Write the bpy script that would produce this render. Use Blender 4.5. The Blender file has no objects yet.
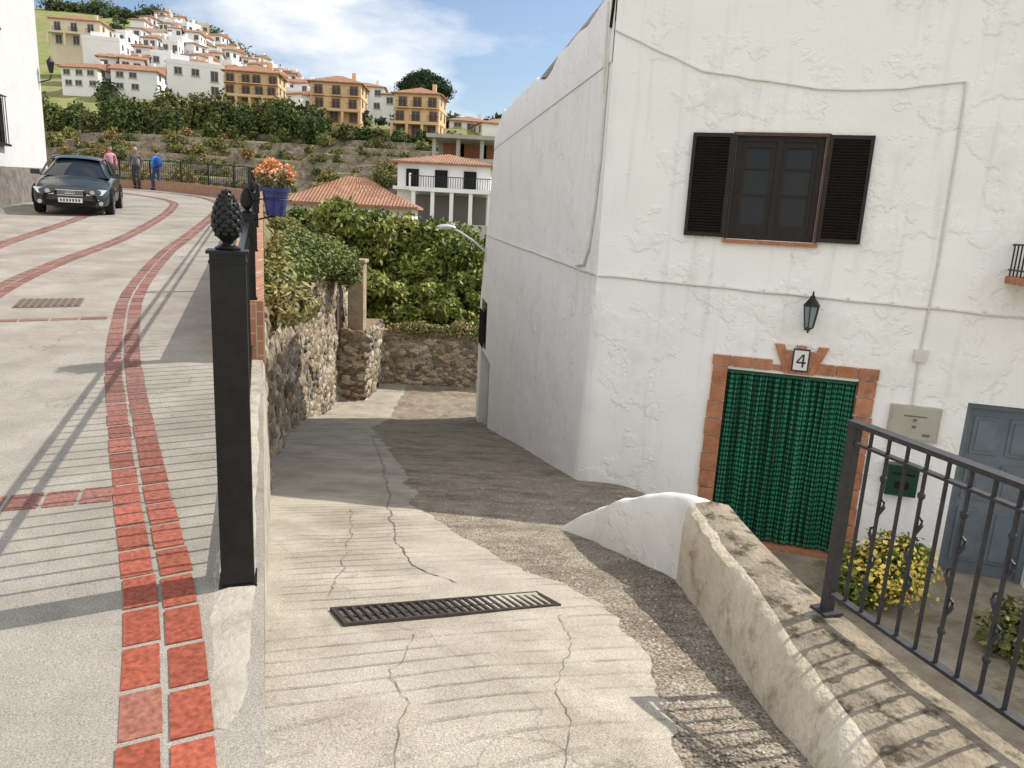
import bpy, math, random
import numpy as np
from mathutils import Vector, Matrix, noise
random.seed(7); rng=np.random.default_rng(7)
S=bpy.context.scene; COL=bpy.context.collection
# ------------------------------------------------------------ materials
MATS={}
def nmat(name,c1,c2=None,scale=5,rough=.8,bump=0.0,bscale=30,metal=0,c3=None,s3=1.0,th3=(.55,.7),detail=4,bdist=.02,spec=.3):
    if name in MATS: return MATS[name]
    m=bpy.data.materials.new(name);m.use_nodes=True;nt=m.node_tree;N=nt.nodes;L=nt.links
    b=N['Principled BSDF'];b.inputs['Roughness'].default_value=rough;b.inputs['Metallic'].default_value=metal
    b.inputs['Specular IOR Level'].default_value=spec
    tc=N.new('ShaderNodeTexCoord')
    if c2 is None: b.inputs['Base Color'].default_value=(*c1,1)
    else:
        nz=N.new('ShaderNodeTexNoise');nz.inputs['Scale'].default_value=scale;nz.inputs['Detail'].default_value=detail;nz.inputs['Roughness'].default_value=.65
        L.new(tc.outputs['Object'],nz.inputs['Vector'])
        r=N.new('ShaderNodeValToRGB');r.color_ramp.elements[0].position=.32;r.color_ramp.elements[1].position=.68
        r.color_ramp.elements[0].color=(*c1,1);r.color_ramp.elements[1].color=(*c2,1)
        L.new(nz.outputs['Fac'],r.inputs['Fac']);out=r.outputs['Color']
        if c3 is not None:
            n3=N.new('ShaderNodeTexNoise');n3.inputs['Scale'].default_value=s3;n3.inputs['Detail'].default_value=5;n3.inputs['Roughness'].default_value=.7
            L.new(tc.outputs['Object'],n3.inputs['Vector'])
            mr=N.new('ShaderNodeMapRange');mr.inputs['From Min'].default_value=th3[0];mr.inputs['From Max'].default_value=th3[1]
            L.new(n3.outputs['Fac'],mr.inputs['Value'])
            mx=N.new('ShaderNodeMixRGB');L.new(mr.outputs['Result'],mx.inputs['Fac']);L.new(out,mx.inputs['Color1']);mx.inputs['Color2'].default_value=(*c3,1)
            out=mx.outputs['Color']
        L.new(out,b.inputs['Base Color'])
    if bump:
        n2=N.new('ShaderNodeTexNoise');n2.inputs['Scale'].default_value=bscale;n2.inputs['Detail'].default_value=4;n2.inputs['Roughness'].default_value=.6
        L.new(tc.outputs['Object'],n2.inputs['Vector'])
        bp=N.new('ShaderNodeBump');bp.inputs['Strength'].default_value=bump;bp.inputs['Distance'].default_value=bdist
        L.new(n2.outputs['Fac'],bp.inputs['Height']);L.new(bp.outputs['Normal'],b.inputs['Normal'])
    MATS[name]=m;return m
def attrmat(name,rough=.8,bump=0,bscale=40,mixn=0.0):
    m=bpy.data.materials.new(name);m.use_nodes=True;nt=m.node_tree;N=nt.nodes;L=nt.links
    b=N['Principled BSDF'];b.inputs['Roughness'].default_value=rough;b.inputs['Specular IOR Level'].default_value=.25
    a=N.new('ShaderNodeAttribute');a.attribute_name='col'
    out=a.outputs['Color']
    if mixn:
        nz=N.new('ShaderNodeTexNoise');nz.inputs['Scale'].default_value=bscale;nz.inputs['Detail'].default_value=4
        tc=N.new('ShaderNodeTexCoord');L.new(tc.outputs['Object'],nz.inputs['Vector'])
        mr=N.new('ShaderNodeMapRange');mr.inputs['From Min'].default_value=.3;mr.inputs['From Max'].default_value=.7;mr.inputs['To Min'].default_value=1-mixn;mr.inputs['To Max'].default_value=1+mixn*.6
        L.new(nz.outputs['Fac'],mr.inputs['Value'])
        vm=N.new('ShaderNodeVectorMath');vm.operation='SCALE';L.new(out,vm.inputs[0]);L.new(mr.outputs['Result'],vm.inputs['Scale']);out=vm.outputs[0]
    L.new(out,b.inputs['Base Color'])
    if bump:
        n2=N.new('ShaderNodeTexNoise');n2.inputs['Scale'].default_value=bscale;n2.inputs['Detail'].default_value=4
        bp=N.new('ShaderNodeBump');bp.inputs['Strength'].default_value=bump;bp.inputs['Distance'].default_value=.02
        L.new(n2.outputs['Fac'],bp.inputs['Height']);L.new(bp.outputs['Normal'],b.inputs['Normal'])
    return m
def plaster(name,c1,c2):
    m=nmat(name,c1,c2,scale=1.2,rough=.85,c3=(c1[0]*.82,c1[1]*.81,c1[2]*.79),s3=1.7,th3=(.56,.85))
    nt=m.node_tree;N=nt.nodes;L=nt.links;b=N['Principled BSDF'];tc=N.new('ShaderNodeTexCoord')
    # faint rain streaks
    mp=N.new('ShaderNodeMapping');mp.inputs['Scale'].default_value=(7,7,.5);L.new(tc.outputs['Object'],mp.inputs[0])
    ns=N.new('ShaderNodeTexNoise');ns.inputs['Scale'].default_value=1.3;ns.inputs['Detail'].default_value=4;L.new(mp.outputs[0],ns.inputs['Vector'])
    ms=N.new('ShaderNodeMapRange');ms.inputs['From Min'].default_value=.55;ms.inputs['From Max'].default_value=.8;ms.inputs['To Min'].default_value=1;ms.inputs['To Max'].default_value=.86;L.new(ns.outputs['Fac'],ms.inputs['Value'])
    prev=b.inputs['Base Color'].links[0].from_socket;sv=N.new('ShaderNodeVectorMath');sv.operation='SCALE';L.new(prev,sv.inputs[0]);L.new(ms.outputs['Result'],sv.inputs['Scale']);L.new(sv.outputs[0],b.inputs['Base Color'])
    n1=N.new('ShaderNodeTexNoise');n1.inputs['Scale'].default_value=1.7;n1.inputs['Detail'].default_value=6;n1.inputs['Roughness'].default_value=.62;n1.inputs['Distortion'].default_value=.15
    L.new(tc.outputs['Object'],n1.inputs['Vector'])
    r=N.new('ShaderNodeValToRGB');e=r.color_ramp.elements;e[0].position=.52;e[1].position=.57
    L.new(n1.outputs['Fac'],r.inputs['Fac'])
    n2=N.new('ShaderNodeTexNoise');n2.inputs['Scale'].default_value=18;n2.inputs['Detail'].default_value=4
    L.new(tc.outputs['Object'],n2.inputs['Vector'])
    ad=N.new('ShaderNodeMath');ad.operation='MULTIPLY_ADD';ad.inputs[1].default_value=.55
    L.new(n2.outputs['Fac'],ad.inputs[0]);L.new(r.outputs['Color'],ad.inputs[2])
    n4=N.new('ShaderNodeTexNoise');n4.inputs['Scale'].default_value=.9;n4.inputs['Detail'].default_value=2;L.new(tc.outputs['Object'],n4.inputs['Vector'])
    b0=N.new('ShaderNodeBump');b0.inputs['Strength'].default_value=.5;b0.inputs['Distance'].default_value=.12;L.new(n4.outputs['Fac'],b0.inputs['Height'])
    bp=N.new('ShaderNodeBump');bp.inputs['Strength'].default_value=.65;bp.inputs['Distance'].default_value=.012
    L.new(b0.outputs[0],bp.inputs['Normal']);L.new(ad.outputs[0],bp.inputs['Height']);L.new(bp.outputs['Normal'],b.inputs['Normal'])
    return m
WHITE=plaster('white_plaster',(.86,.86,.86),(.90,.90,.90))
M_black=nmat('black_iron',(.010,.010,.011),(.018,.018,.02),scale=20,rough=.34,bump=.15,bscale=60,bdist=.003)
M_rail=nmat('grey_iron',(.03,.031,.035),(.05,.05,.055),scale=30,rough=.5,bump=.2,bscale=60,bdist=.003)
M_terr=nmat('terracotta',(.34,.14,.07),(.46,.22,.12),scale=9,rough=.8,bump=.4,bscale=40,c3=(.22,.11,.07),s3=6)
M_shut=nmat('shutter_brown_black',(.014,.010,.010),(.024,.017,.015),scale=10,rough=.5)
M_glass=nmat('window_glass',(.012,.014,.017),rough=.05,spec=.3)
M_dark=nmat('dark_interior',(.012,.012,.012),rough=.9)
M_moss=nmat('parapet_mossy_top',(.20,.165,.12),(.42,.36,.27),scale=6,rough=.95,bump=.8,bscale=45,c3=(.09,.075,.05),s3=9,th3=(.50,.62))
M_cream=nmat('parapet_render',(.54,.47,.35),(.68,.61,.49),scale=6,rough=.9,bump=.9,bscale=22,c3=(.34,.27,.18),s3=5,th3=(.52,.68))
# ------------------------------------------------------------ mesh builder
class MB:
    def __init__(s): s.v=[];s.f=[];s.m=[];s.c=[];s.mat=Matrix.Identity(4);s.col=(1,1,1)
    def add(s,vs,fs,mi=0):
        o=len(s.v)
        for p in vs: s.v.append(tuple(s.mat@Vector(p)));s.c.append(s.col)
        for f in fs: s.f.append([i+o for i in f]);s.m.append(mi)
    def box(s,a,b,mi=0):
        x0,y0,z0=a;x1,y1,z1=b
        s.add([(x0,y0,z0),(x1,y0,z0),(x1,y1,z0),(x0,y1,z0),(x0,y0,z1),(x1,y0,z1),(x1,y1,z1),(x0,y1,z1)],
              [(0,3,2,1),(4,5,6,7),(0,1,5,4),(1,2,6,5),(2,3,7,6),(3,0,4,7)],mi)
    def obox(s,c,ax,ay,az,mi=0):
        c=Vector(c);ax=Vector(ax);ay=Vector(ay);az=Vector(az);v=[]
        for sz in(-.5,.5):
            for sx,sy in((-.5,-.5),(.5,-.5),(.5,.5),(-.5,.5)): v.append(c+ax*sx+ay*sy+az*sz)
        s.add(v,[(0,3,2,1),(4,5,6,7),(0,1,5,4),(1,2,6,5),(2,3,7,6),(3,0,4,7)],mi)
    def tube(s,pts,r,mi=0,n=8,cap=True):
        pts=[Vector(p) for p in pts];rs=r if isinstance(r,(list,tuple)) else [r]*len(pts);vs=[];fs=[]
        for i,p in enumerate(pts):
            t=(pts[min(i+1,len(pts)-1)]-pts[max(i-1,0)]).normalized()
            a=t.cross(Vector((0,0,1)));
            if a.length<.05:a=t.cross(Vector((0,1,0)))
            a.normalize();b=t.cross(a)
            for k in range(n):
                an=2*math.pi*k/n;vs.append(p+(a*math.cos(an)+b*math.sin(an))*rs[i])
        for i in range(len(pts)-1):
            for k in range(n):
                fs.append((i*n+k,i*n+(k+1)%n,(i+1)*n+(k+1)%n,(i+1)*n+k))
        if cap: fs.append(tuple(range(n))[::-1]);fs.append(tuple((len(pts)-1)*n+k for k in range(n)))
        s.add(vs,fs,mi)
    def lathe(s,c,prof,mi=0,n=20,axis='z'):
        c=Vector(c);vs=[];fs=[]
        for r,h in prof:
            for k in range(n):
                an=2*math.pi*k/n;x,y=r*math.cos(an),r*math.sin(an)
                vs.append(c+(Vector((x,y,h)) if axis=='z' else (Vector((h,x,y)) if axis=='x' else Vector((x,h,y)))))
        for i in range(len(prof)-1):
            for k in range(n): fs.append((i*n+k,i*n+(k+1)%n,(i+1)*n+(k+1)%n,(i+1)*n+k))
        fs.append(tuple(range(n))[::-1]);fs.append(tuple((len(prof)-1)*n+k for k in range(n)))
        s.add(vs,fs,mi)
    def grid(s,rows,mi=0):
        n=len(rows[0]);vs=[p for r in rows for p in r];fs=[]
        for i in range(len(rows)-1):
            for k in range(n-1): fs.append((i*n+k,i*n+k+1,(i+1)*n+k+1,(i+1)*n+k))
        s.add(vs,fs,mi)
    def build(s,name,mats,parent=None,smooth=False,col=False,bevel=0,auto=None):
        me=bpy.data.meshes.new(name);me.from_pydata(s.v,[],s.f)
        for m in mats: me.materials.append(m)
        me.polygons.foreach_set('material_index',s.m)
        if smooth: me.polygons.foreach_set('use_smooth',[True]*len(s.f))
        if col:
            a=me.color_attributes.new('col','FLOAT_COLOR','POINT');a.data.foreach_set('color',[x for c in s.c for x in (*c,1)])
        me.update()
        o=bpy.data.objects.new(name,me);COL.objects.link(o)
        if auto is not None and smooth: me.set_sharp_from_angle(angle=math.radians(auto))
        if bevel:
            b=o.modifiers.new('b','BEVEL');b.width=bevel;b.segments=2;b.limit_method='ANGLE'
        if parent: o.parent=parent
        return o
def empty(name):
    o=bpy.data.objects.new(name,None);COL.objects.link(o);o.empty_display_size=.2;return o
import bmesh
def ico(sub):
    bm=bmesh.new();bmesh.ops.create_icosphere(bm,subdivisions=sub,radius=1)
    v=np.array([x.co[:] for x in bm.verts]);f=[[q.index for q in x.verts] for x in bm.faces];bm.free();return v,f
ICO1=ico(1);ICO2=ico(2)
# ------------------------------------------------------------ foliage
M_leaf=attrmat('leaf_foliage',rough=.5)
M_leaffar=attrmat('far_foliage',rough=.8)
def leaves(name,blobs,n,size,cols,seed=1,parent=None,core=True,stretch=1.5,corecol=(.018,.03,.01),mat=None,up=0.2):
    r=np.random.default_rng(seed);B=np.array(blobs,float)
    w=(B[:,3]*B[:,4]*B[:,5])**(.667);w/=w.sum();idx=r.choice(len(B),n,p=w)
    d=r.normal(size=(n,3));d/=np.linalg.norm(d,axis=1)[:,None]
    rad=.62+.5*r.random(n)**1.2
    lump=1+.16*np.sin(d[:,0]*7+idx)*np.sin(d[:,1]*6+idx*2)*1.4+.1*np.sin(d[:,2]*9+idx)
    P=B[idx,:3]+d*B[idx,3:6]*(rad*lump)[:,None]
    nn=d*.6+r.normal(size=(n,3))*.7;nn[:,2]+=up;nn/=np.linalg.norm(nn,axis=1)[:,None]
    t=r.normal(size=(n,3));t-=nn*(t*nn).sum(1)[:,None];t/=np.linalg.norm(t,axis=1)[:,None];bt=np.cross(nn,t)
    sz=size*(.6+.8*r.random(n))[:,None]
    V=np.stack([P-t*sz*stretch*.5,P+bt*sz*.36,P+t*sz*stretch*.5,P-bt*sz*.36],1).reshape(-1,3)
    F=np.arange(n*4).reshape(-1,4)
    C=np.array(cols,float);bc=r.integers(0,len(C),len(B));base=C[bc[idx]]*.55+C[r.integers(0,len(C),n)]*.45
    base*=(.7+.6*r.random(n))[:,None];CC=np.repeat(base,4,axis=0)
    verts=V.tolist();faces=F.tolist();cc=np.hstack([CC,np.ones((len(CC),1))])
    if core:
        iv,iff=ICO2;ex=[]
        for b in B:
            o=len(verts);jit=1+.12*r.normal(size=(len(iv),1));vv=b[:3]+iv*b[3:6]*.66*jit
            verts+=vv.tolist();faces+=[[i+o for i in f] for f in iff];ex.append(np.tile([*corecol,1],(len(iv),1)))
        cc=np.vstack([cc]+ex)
    me=bpy.data.meshes.new(name);me.from_pydata(verts,[],faces);me.materials.append(mat or M_leaf)
    a=me.color_attributes.new('col','FLOAT_COLOR','POINT');a.data.foreach_set('color',cc.ravel())
    o=bpy.data.objects.new(name,me);COL.objects.link(o)
    if parent:o.parent=parent
    return o
M_bark=nmat('bark',(.07,.05,.035),(.14,.10,.07),scale=12,rough=.95,bump=.8,bscale=20)
def interp(x,pts):
    return float(np.interp(x,[p[0] for p in pts],[p[1] for p in pts]))
# ------------------------------------------------------------ terrain
HP=[(-300,-8),(40,-7.5),(50,-3),(60,.3),(80,3.2),(115,11.8),(125,14.2),(145,19.0),(190,30.5),(300,63),(380,76),(600,55),(1200,25),(2600,12)]
KP=[(-.9,1.15),(-.47,1.08),(-.42,1.0),(-.365,.82),(-.29,.62),(-.1,.34),(.3,.25),(1,.2)]
def hill(x,y):
    h=interp(y,HP)
    if y>130: 
        k=interp(x/y,KP);h=15.4+(h-15.4)*k
    if y>38:
        a=min(1,(y-38)/40); h+=a*1.2*noise.noise(Vector((x*.03,y*.03,0)))+ (6*noise.noise(Vector((x*.012,y*.012,3))) if y>220 else 0)
    if 60<y<122:
        st=1.45;q=(h+.5*noise.noise(Vector((x*.05,y*.02,5))))/st;fr=q-math.floor(q);fr=0 if fr<.86 else (fr-.86)/.14
        h=(math.floor(q)+fr)*st
    return h
def mk_terrain():
    ys=list(np.arange(-300,0,50))+list(np.arange(0,60,5))+list(np.arange(60,123,.4))+list(np.arange(123,240,4))+list(np.arange(240,640,16))+list(np.arange(640,2700,120))
    xs=list(np.arange(-1600,-200,100))+list(np.arange(-200,-110,8))+list(np.arange(-110,40,2.0))+list(np.arange(40,140,10))+list(np.arange(140,1700,120))
    b=MB();rows=[[(x,y,hill(x,y)) for x in xs] for y in ys];b.grid(rows)
    m=nmat('hillside_grass',(.17,.21,.06),(.31,.32,.11),scale=.5,rough=.95,bump=.6,bscale=2.5,c3=(.33,.27,.16),s3=.22,th3=(.50,.64),bdist=.3)
    nt=m.node_tree;N=nt.nodes;L=nt.links;bs=N['Principled BSDF'];prev=bs.inputs['Base Color'].links[0].from_socket
    g=N.new('ShaderNodeNewGeometry');sx=N.new('ShaderNodeSeparateXYZ');L.new(g.outputs['True Normal'],sx.inputs[0])
    mr=N.new('ShaderNodeMapRange');mr.inputs['From Min'].default_value=.80;mr.inputs['From Max'].default_value=.94;mr.inputs['To Min'].default_value=1;mr.inputs['To Max'].default_value=0
    L.new(sx.outputs['Z'],mr.inputs['Value']);mx=N.new('ShaderNodeMixRGB');L.new(mr.outputs['Result'],mx.inputs['Fac']);L.new(prev,mx.inputs['Color1'])
    tc=N.new('ShaderNodeTexCoord');vo=N.new('ShaderNodeTexVoronoi');vo.inputs['Scale'].default_value=2.2;L.new(tc.outputs['Object'],vo.inputs['Vector'])
    sr=N.new('ShaderNodeValToRGB');sr.color_ramp.elements[0].color=(.10,.08,.055,1);sr.color_ramp.elements[1].color=(.27,.23,.17,1);L.new(vo.outputs['Color'],sr.inputs['Fac']);L.new(sr.outputs[0],mx.inputs['Color2'])
    L.new(mx.outputs[0],bs.inputs['Base Color'])
    b.build('hillside_terrain',[m],smooth=False)
mk_terrain()
# ------------------------------------------------------------ road
def zroad(y): return -.175+.0625*max(-1,min(y,33.5))
XR=[(-7,2.35),(2.1,-.744),(27,-9.21),(29,-10.3),(31,-12.3),(33,-14.8),(35,-18.2),(37,-23),(39,-31),(41,-45)]
def xr(y): return interp(y,XR)
M_road=nmat('road_concrete',(.32,.295,.255),(.43,.40,.345),scale=2.2,rough=.93,bump=.6,bscale=110,c3=(.25,.225,.19),s3=.8,th3=(.46,.72),bdist=.007)
def speckle(m,sc=260,amt=.35,crack=None,cs=.5,cd=.6,groove=False,gs=2.1,gk=-.3):
    nt=m.node_tree;N=nt.nodes;L=nt.links;bs=N['Principled BSDF'];prev=bs.inputs['Base Color'].links[0].from_socket
    tc=N.new('ShaderNodeTexCoord');nz=N.new('ShaderNodeTexNoise');nz.inputs['Scale'].default_value=sc;nz.inputs['Detail'].default_value=1
    L.new(tc.outputs['Object'],nz.inputs['Vector'])
    mr=N.new('ShaderNodeMapRange');mr.inputs['From Min'].default_value=.3;mr.inputs['From Max'].default_value=.7;mr.inputs['To Min'].default_value=1-amt;mr.inputs['To Max'].default_value=1+amt*.6
    L.new(nz.outputs['Fac'],mr.inputs['Value'])
    vm=N.new('ShaderNodeVectorMath');vm.operation='SCALE';L.new(prev,vm.inputs[0]);L.new(mr.outputs['Result'],vm.inputs['Scale']);out=vm.outputs[0]
    def mul(fac):
        nonlocal out
        v2=N.new('ShaderNodeVectorMath');v2.operation='SCALE';L.new(out,v2.inputs[0]);L.new(fac,v2.inputs['Scale']);out=v2.outputs[0]
    if crack:
        n2=N.new('ShaderNodeTexNoise');n2.inputs['Scale'].default_value=2.5;n2.inputs['Detail'].default_value=5;L.new(tc.outputs['Object'],n2.inputs['Vector'])
        mv=N.new('ShaderNodeMixRGB');mv.blend_type='ADD';mv.inputs[0].default_value=.6;L.new(tc.outputs['Object'],mv.inputs[1]);L.new(n2.outputs['Color'],mv.inputs[2])
        vo=N.new('ShaderNodeTexVoronoi');vo.feature='DISTANCE_TO_EDGE';vo.inputs['Scale'].default_value=cs;L.new(mv.outputs[0],vo.inputs['Vector'])
        m2=N.new('ShaderNodeMapRange');m2.inputs['From Min'].default_value=0;m2.inputs['From Max'].default_value=crack;m2.inputs['To Min'].default_value=cd;m2.inputs['To Max'].default_value=1
        L.new(vo.outputs['Distance'],m2.inputs['Value']);mul(m2.outputs['Result'])
    if groove:
        # float grooves cast across the ramp for grip, worn away in places
        mp=N.new('ShaderNodeMapping');mp.inputs['Rotation'].default_value=(0,0,math.radians(groove));L.new(tc.outputs['Object'],mp.inputs['Vector'])
        w=N.new('ShaderNodeTexWave');w.bands_direction='Y';w.inputs['Scale'].default_value=gs;w.inputs['Distortion'].default_value=.55;w.inputs['Detail'].default_value=4;w.inputs['Detail Scale'].default_value=2.5
        L.new(mp.outputs[0],w.inputs['Vector'])
        nn=N.new('ShaderNodeTexNoise');nn.inputs['Scale'].default_value=1.6;nn.inputs['Detail'].default_value=5;nn.inputs['Roughness'].default_value=.7;L.new(tc.outputs['Object'],nn.inputs['Vector'])
        wr=N.new('ShaderNodeMapRange');wr.inputs['From Min'].default_value=.40;wr.inputs['From Max'].default_value=.58;L.new(nn.outputs['Fac'],wr.inputs['Value'])
        g=N.new('ShaderNodeMapRange');g.inputs['From Min'].default_value=0;g.inputs['From Max'].default_value=.10;g.inputs['To Min'].default_value=1;g.inputs['To Max'].default_value=0;L.new(w.outputs['Fac'],g.inputs['Value'])
        gm=N.new('ShaderNodeMath');gm.operation='MULTIPLY';L.new(g.outputs['Result'],gm.inputs[0]);L.new(wr.outputs['Result'],gm.inputs[1])
        inv=N.new('ShaderNodeMath');inv.operation='MULTIPLY_ADD';inv.inputs[1].default_value=gk;inv.inputs[2].default_value=1;L.new(gm.outputs[0],inv.inputs[0]);mul(inv.outputs[0])
        bp=bs.inputs['Normal'].links[0].from_node
        iv=N.new('ShaderNodeMath');iv.operation='SUBTRACT';iv.inputs[0].default_value=1;L.new(gm.outputs[0],iv.inputs[1])
        b2=N.new('ShaderNodeBump');b2.inputs['Strength'].default_value=.9;b2.inputs['Distance'].default_value=.008
        L.new(iv.outputs[0],b2.inputs['Height']);L.new(bp.outputs['Normal'],b2.inputs['Normal']);L.new(b2.outputs['Normal'],bs.inputs['Normal'])
    L.new(out,bs.inputs['Base Color'])
speckle(M_road,200,.34,.0025,.33,.75)
def mk_road():
    b=MB();rows=[]
    ys=list(np.arange(-7,41.1,.5))
    for y in ys:
        r=xr(y);rows.append([(r+(-60-r)*t,y,zroad(y)) for t in (0,.03,.08,.15,.3,.6,1)])
    b.grid(rows)
    sk=[[(xr(y),y,zroad(y)) for y in ys],[(xr(y)+.02,y,-8.5) for y in ys]];b.grid(sk,1)
    b.build('road',[M_road,nmat('road_bank',(.2,.17,.12),(.3,.26,.2),scale=2)])
mk_road()
def zal(x,y):
    pl=.414-.23*y
    if y>21: pl=.414-.23*21-.03*(y-21)
    top=zroad(y)-.004
    z=min(top,pl)
    return z-.1*max(0,min(1,x))*(1 if y<2.6 else max(0,1-(y-2.6)/1.4))
WALLP=[(2.0,-.71),(3.18,-1.11),(7.9,-2.69),(11.8,-3.76),(18,-5.25),(24,-5.6),(27,-5.8)]
CORN=Vector((.9,8.5,0));WD=Vector((.96,-.28,0));FD=Vector((-.1463,.9892,0))
def xright(y):
    if y<5.4: return interp(y,[(-7,1.5),(1.8,1.05),(3.9,1.1),(4.3,.99),(4.6,.875),(5.4,.47)])
    if y<8.38: return interp(y,[(5.4,.47),(5.8,.7),(6.6,1.2),(7.6,1.5),(8.38,1.3)])
    return .9-(y-8.5)*.1479+.1 if y<21.75 else interp(y,[(21.75,-.95),(22.3,14),(30,14)])
def zs(x,y): return zal(x,y)+.012*noise.noise(Vector((x*1.5,y*1.5,0)))*(y>2.3)
RB=[(-7,1.4),(1.2,.5),(1.83,.54),(2.8,.66),(3.5,.5),(4,.1),(5.8,-.72),(8,-1.15),(11,-1.85),(16,-3.1),(22,-3.6),(27,-3.8)]
M_gravel=nmat('alley_gravel_concrete',(.28,.235,.175),(.45,.39,.305),scale=5,rough=.95,bump=1.0,bscale=45,c3=(.21,.175,.13),s3=1.6,th3=(.5,.68),bdist=.022)
speckle(M_gravel,85,.7,.004,.5,.7,groove=-20,gs=1.9,gk=-.15)
M_conc=nmat('alley_concrete',(.40,.36,.29),(.53,.485,.40),scale=2.4,rough=.92,bump=.6,bscale=60,c3=(.31,.27,.21),s3=1.3,th3=(.46,.70),bdist=.009)
speckle(M_conc,180,.36,.0022,.3,.7,groove=-24,gs=2.6,gk=-.34)
def mk_alley():
    b=MB();ys=list(np.arange(-7,4,.2))+list(np.arange(4,30.1,.3));rows=[]
    for y in ys:
        l=interp(y,WALLP)-.08 if y>2.0 else xr(y)-.05
        r=xright(y)
        rows.append([(l+(r-l)*t,y,zs(l+(r-l)*t,y)) for t in np.linspace(0,1,13)])
    b.grid(rows)
    sk=[[Vector(r[-1]) for r in rows],[Vector((r[-1][0],r[-1][1],-8)) for r in rows]];b.grid(sk)
    b.build('alley_pavement',[M_gravel],smooth=True)
    b=MB();rows=[]
    for y in np.arange(-7,27,.06):
        l=(interp(y,WALLP)-.03 if y>2.05 else xr(y)+.0)
        r=interp(y,RB)+.12*noise.noise(Vector((0,y*1.7,2)))+.06*noise.noise(Vector((0,y*6,2)))+.025*noise.noise(Vector((0,y*19,2)))
        rows.append([(l+(r-l)*t,y,zs(l+(r-l)*t,y)+.008-(.006 if t==1 else 0)-(.004 if t==0 and y<2.05 else 0)) for t in [0,.1,.2,.3,.4,.5,.6,.7,.8,.9,.97,1]])
    b.grid(rows);b.build('alley_concrete_lane',[M_conc],smooth=True)
    b=MB();r=random.Random(3)
    def ribbon(pts,w,zo=.0115):
        P=[]
        for i in range(len(pts)-1):
            a=Vector(pts[i]).to_2d();c=Vector(pts[i+1]).to_2d();n=max(2,int((c-a).length/.035))
            for k in range(n): P.append(a.lerp(c,k/n)+Vector((r.uniform(-.008,.008)+.04*noise.noise(Vector((k*.12,i*3,w*900))),r.uniform(-.008,.008))))
        rows=[]
        for i,p in enumerate(P[:-1]):
            t=(P[i+1]-p);nrm=Vector((-t.y,t.x)).normalized()*w*r.uniform(.1,1.2)
            rows.append([(q.x,q.y,zs(q.x,q.y)+zo) for q in (p-nrm,p+nrm)])
        b.grid(rows)
    ribbon([(-2.5,13),(-1.7,9.5),(-1.05,6.2),(-.72,4.6),(-.5,3.9),(-.2,3.55)],.006)
    ribbon([(-.35,2.8),(-.38,2.4),(-.28,2.1),(-.28,1.7)],.0018)
    ribbon([(-1.25,5.6),(-.95,4.2),(-.82,3.2)],.003)
    ribbon([(.28,3.2),(.3,2.7),(.22,2.4),(.26,2.1),(.24,1.7)],.0018)
    b.build('pavement_cracks',[nmat('crack_dirt',(.13,.11,.08),(.22,.19,.14),scale=8,rough=1)])
    # loose gravel worn out of the rough part of the ramp
    b=MB();n=0
    while n<3600:
        y=1.3+8.5*r.random()**1.3;x=r.uniform(interp(y,RB)-.05,xright(y)-.02)
        if noise.noise(Vector((x*1.3,y*1.3,4)))<-.15 and r.random()<.8: n+=1;continue
        s=r.uniform(.003,.008)*(1.5 if r.random()<.08 else 1);b.col=tuple(Vector(r.choice([(.34,.29,.22),(.45,.4,.33),(.22,.19,.15),(.52,.48,.41),(.3,.22,.15)]))*r.uniform(.8,1.1));z=zs(x,y)
        b.add([(x+q[0]*s*r.uniform(.8,1.3),y+q[1]*s*r.uniform(.8,1.3),z+.001+q[2]*s*.7) for q in ICO1[0]],ICO1[1]);n+=1
    b.build('loose_gravel',[attrmat('pebble',rough=.95)],col=True)
mk_alley()
b=MB();b.grid([[(.3,2,-2.0),(12,-1,-2.0)],[(.9,9,-2.0),(12,7,-2.0)]])
b.build('patio_paving',[nmat('patio_ground',(.22,.18,.13),(.36,.32,.25),scale=4,rough=.95,bump=.8,bscale=30,c3=(.12,.12,.06),s3=2.5)])
M_brick=attrmat('paving_brick',rough=.8,bump=.5,bscale=50,mixn=.4)
def catmull(pts,step):
    P=[Vector(p) for p in pts];P=[2*P[0]-P[1]]+P+[2*P[-1]-P[-2]];out=[]
    for i in range(1,len(P)-2):
        for k in range(24):
            t=k/24;a,b_,c,d=P[i-1:i+3]
            out.append(.5*((2*b_)+(c-a)*t+(2*a-5*b_+4*c-d)*t*t+(3*b_-a-3*c+d)*t**3))
    out.append(P[-2]);res=[out[0]];acc=0
    for i in range(1,len(out)):
        seg=(out[i]-out[i-1]).length;pos=0
        while acc+seg-pos>=step:
            need=step-acc;pos+=need;res.append(out[i-1].lerp(out[i],pos/seg));acc=0
        acc+=seg-pos
    return res
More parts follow.
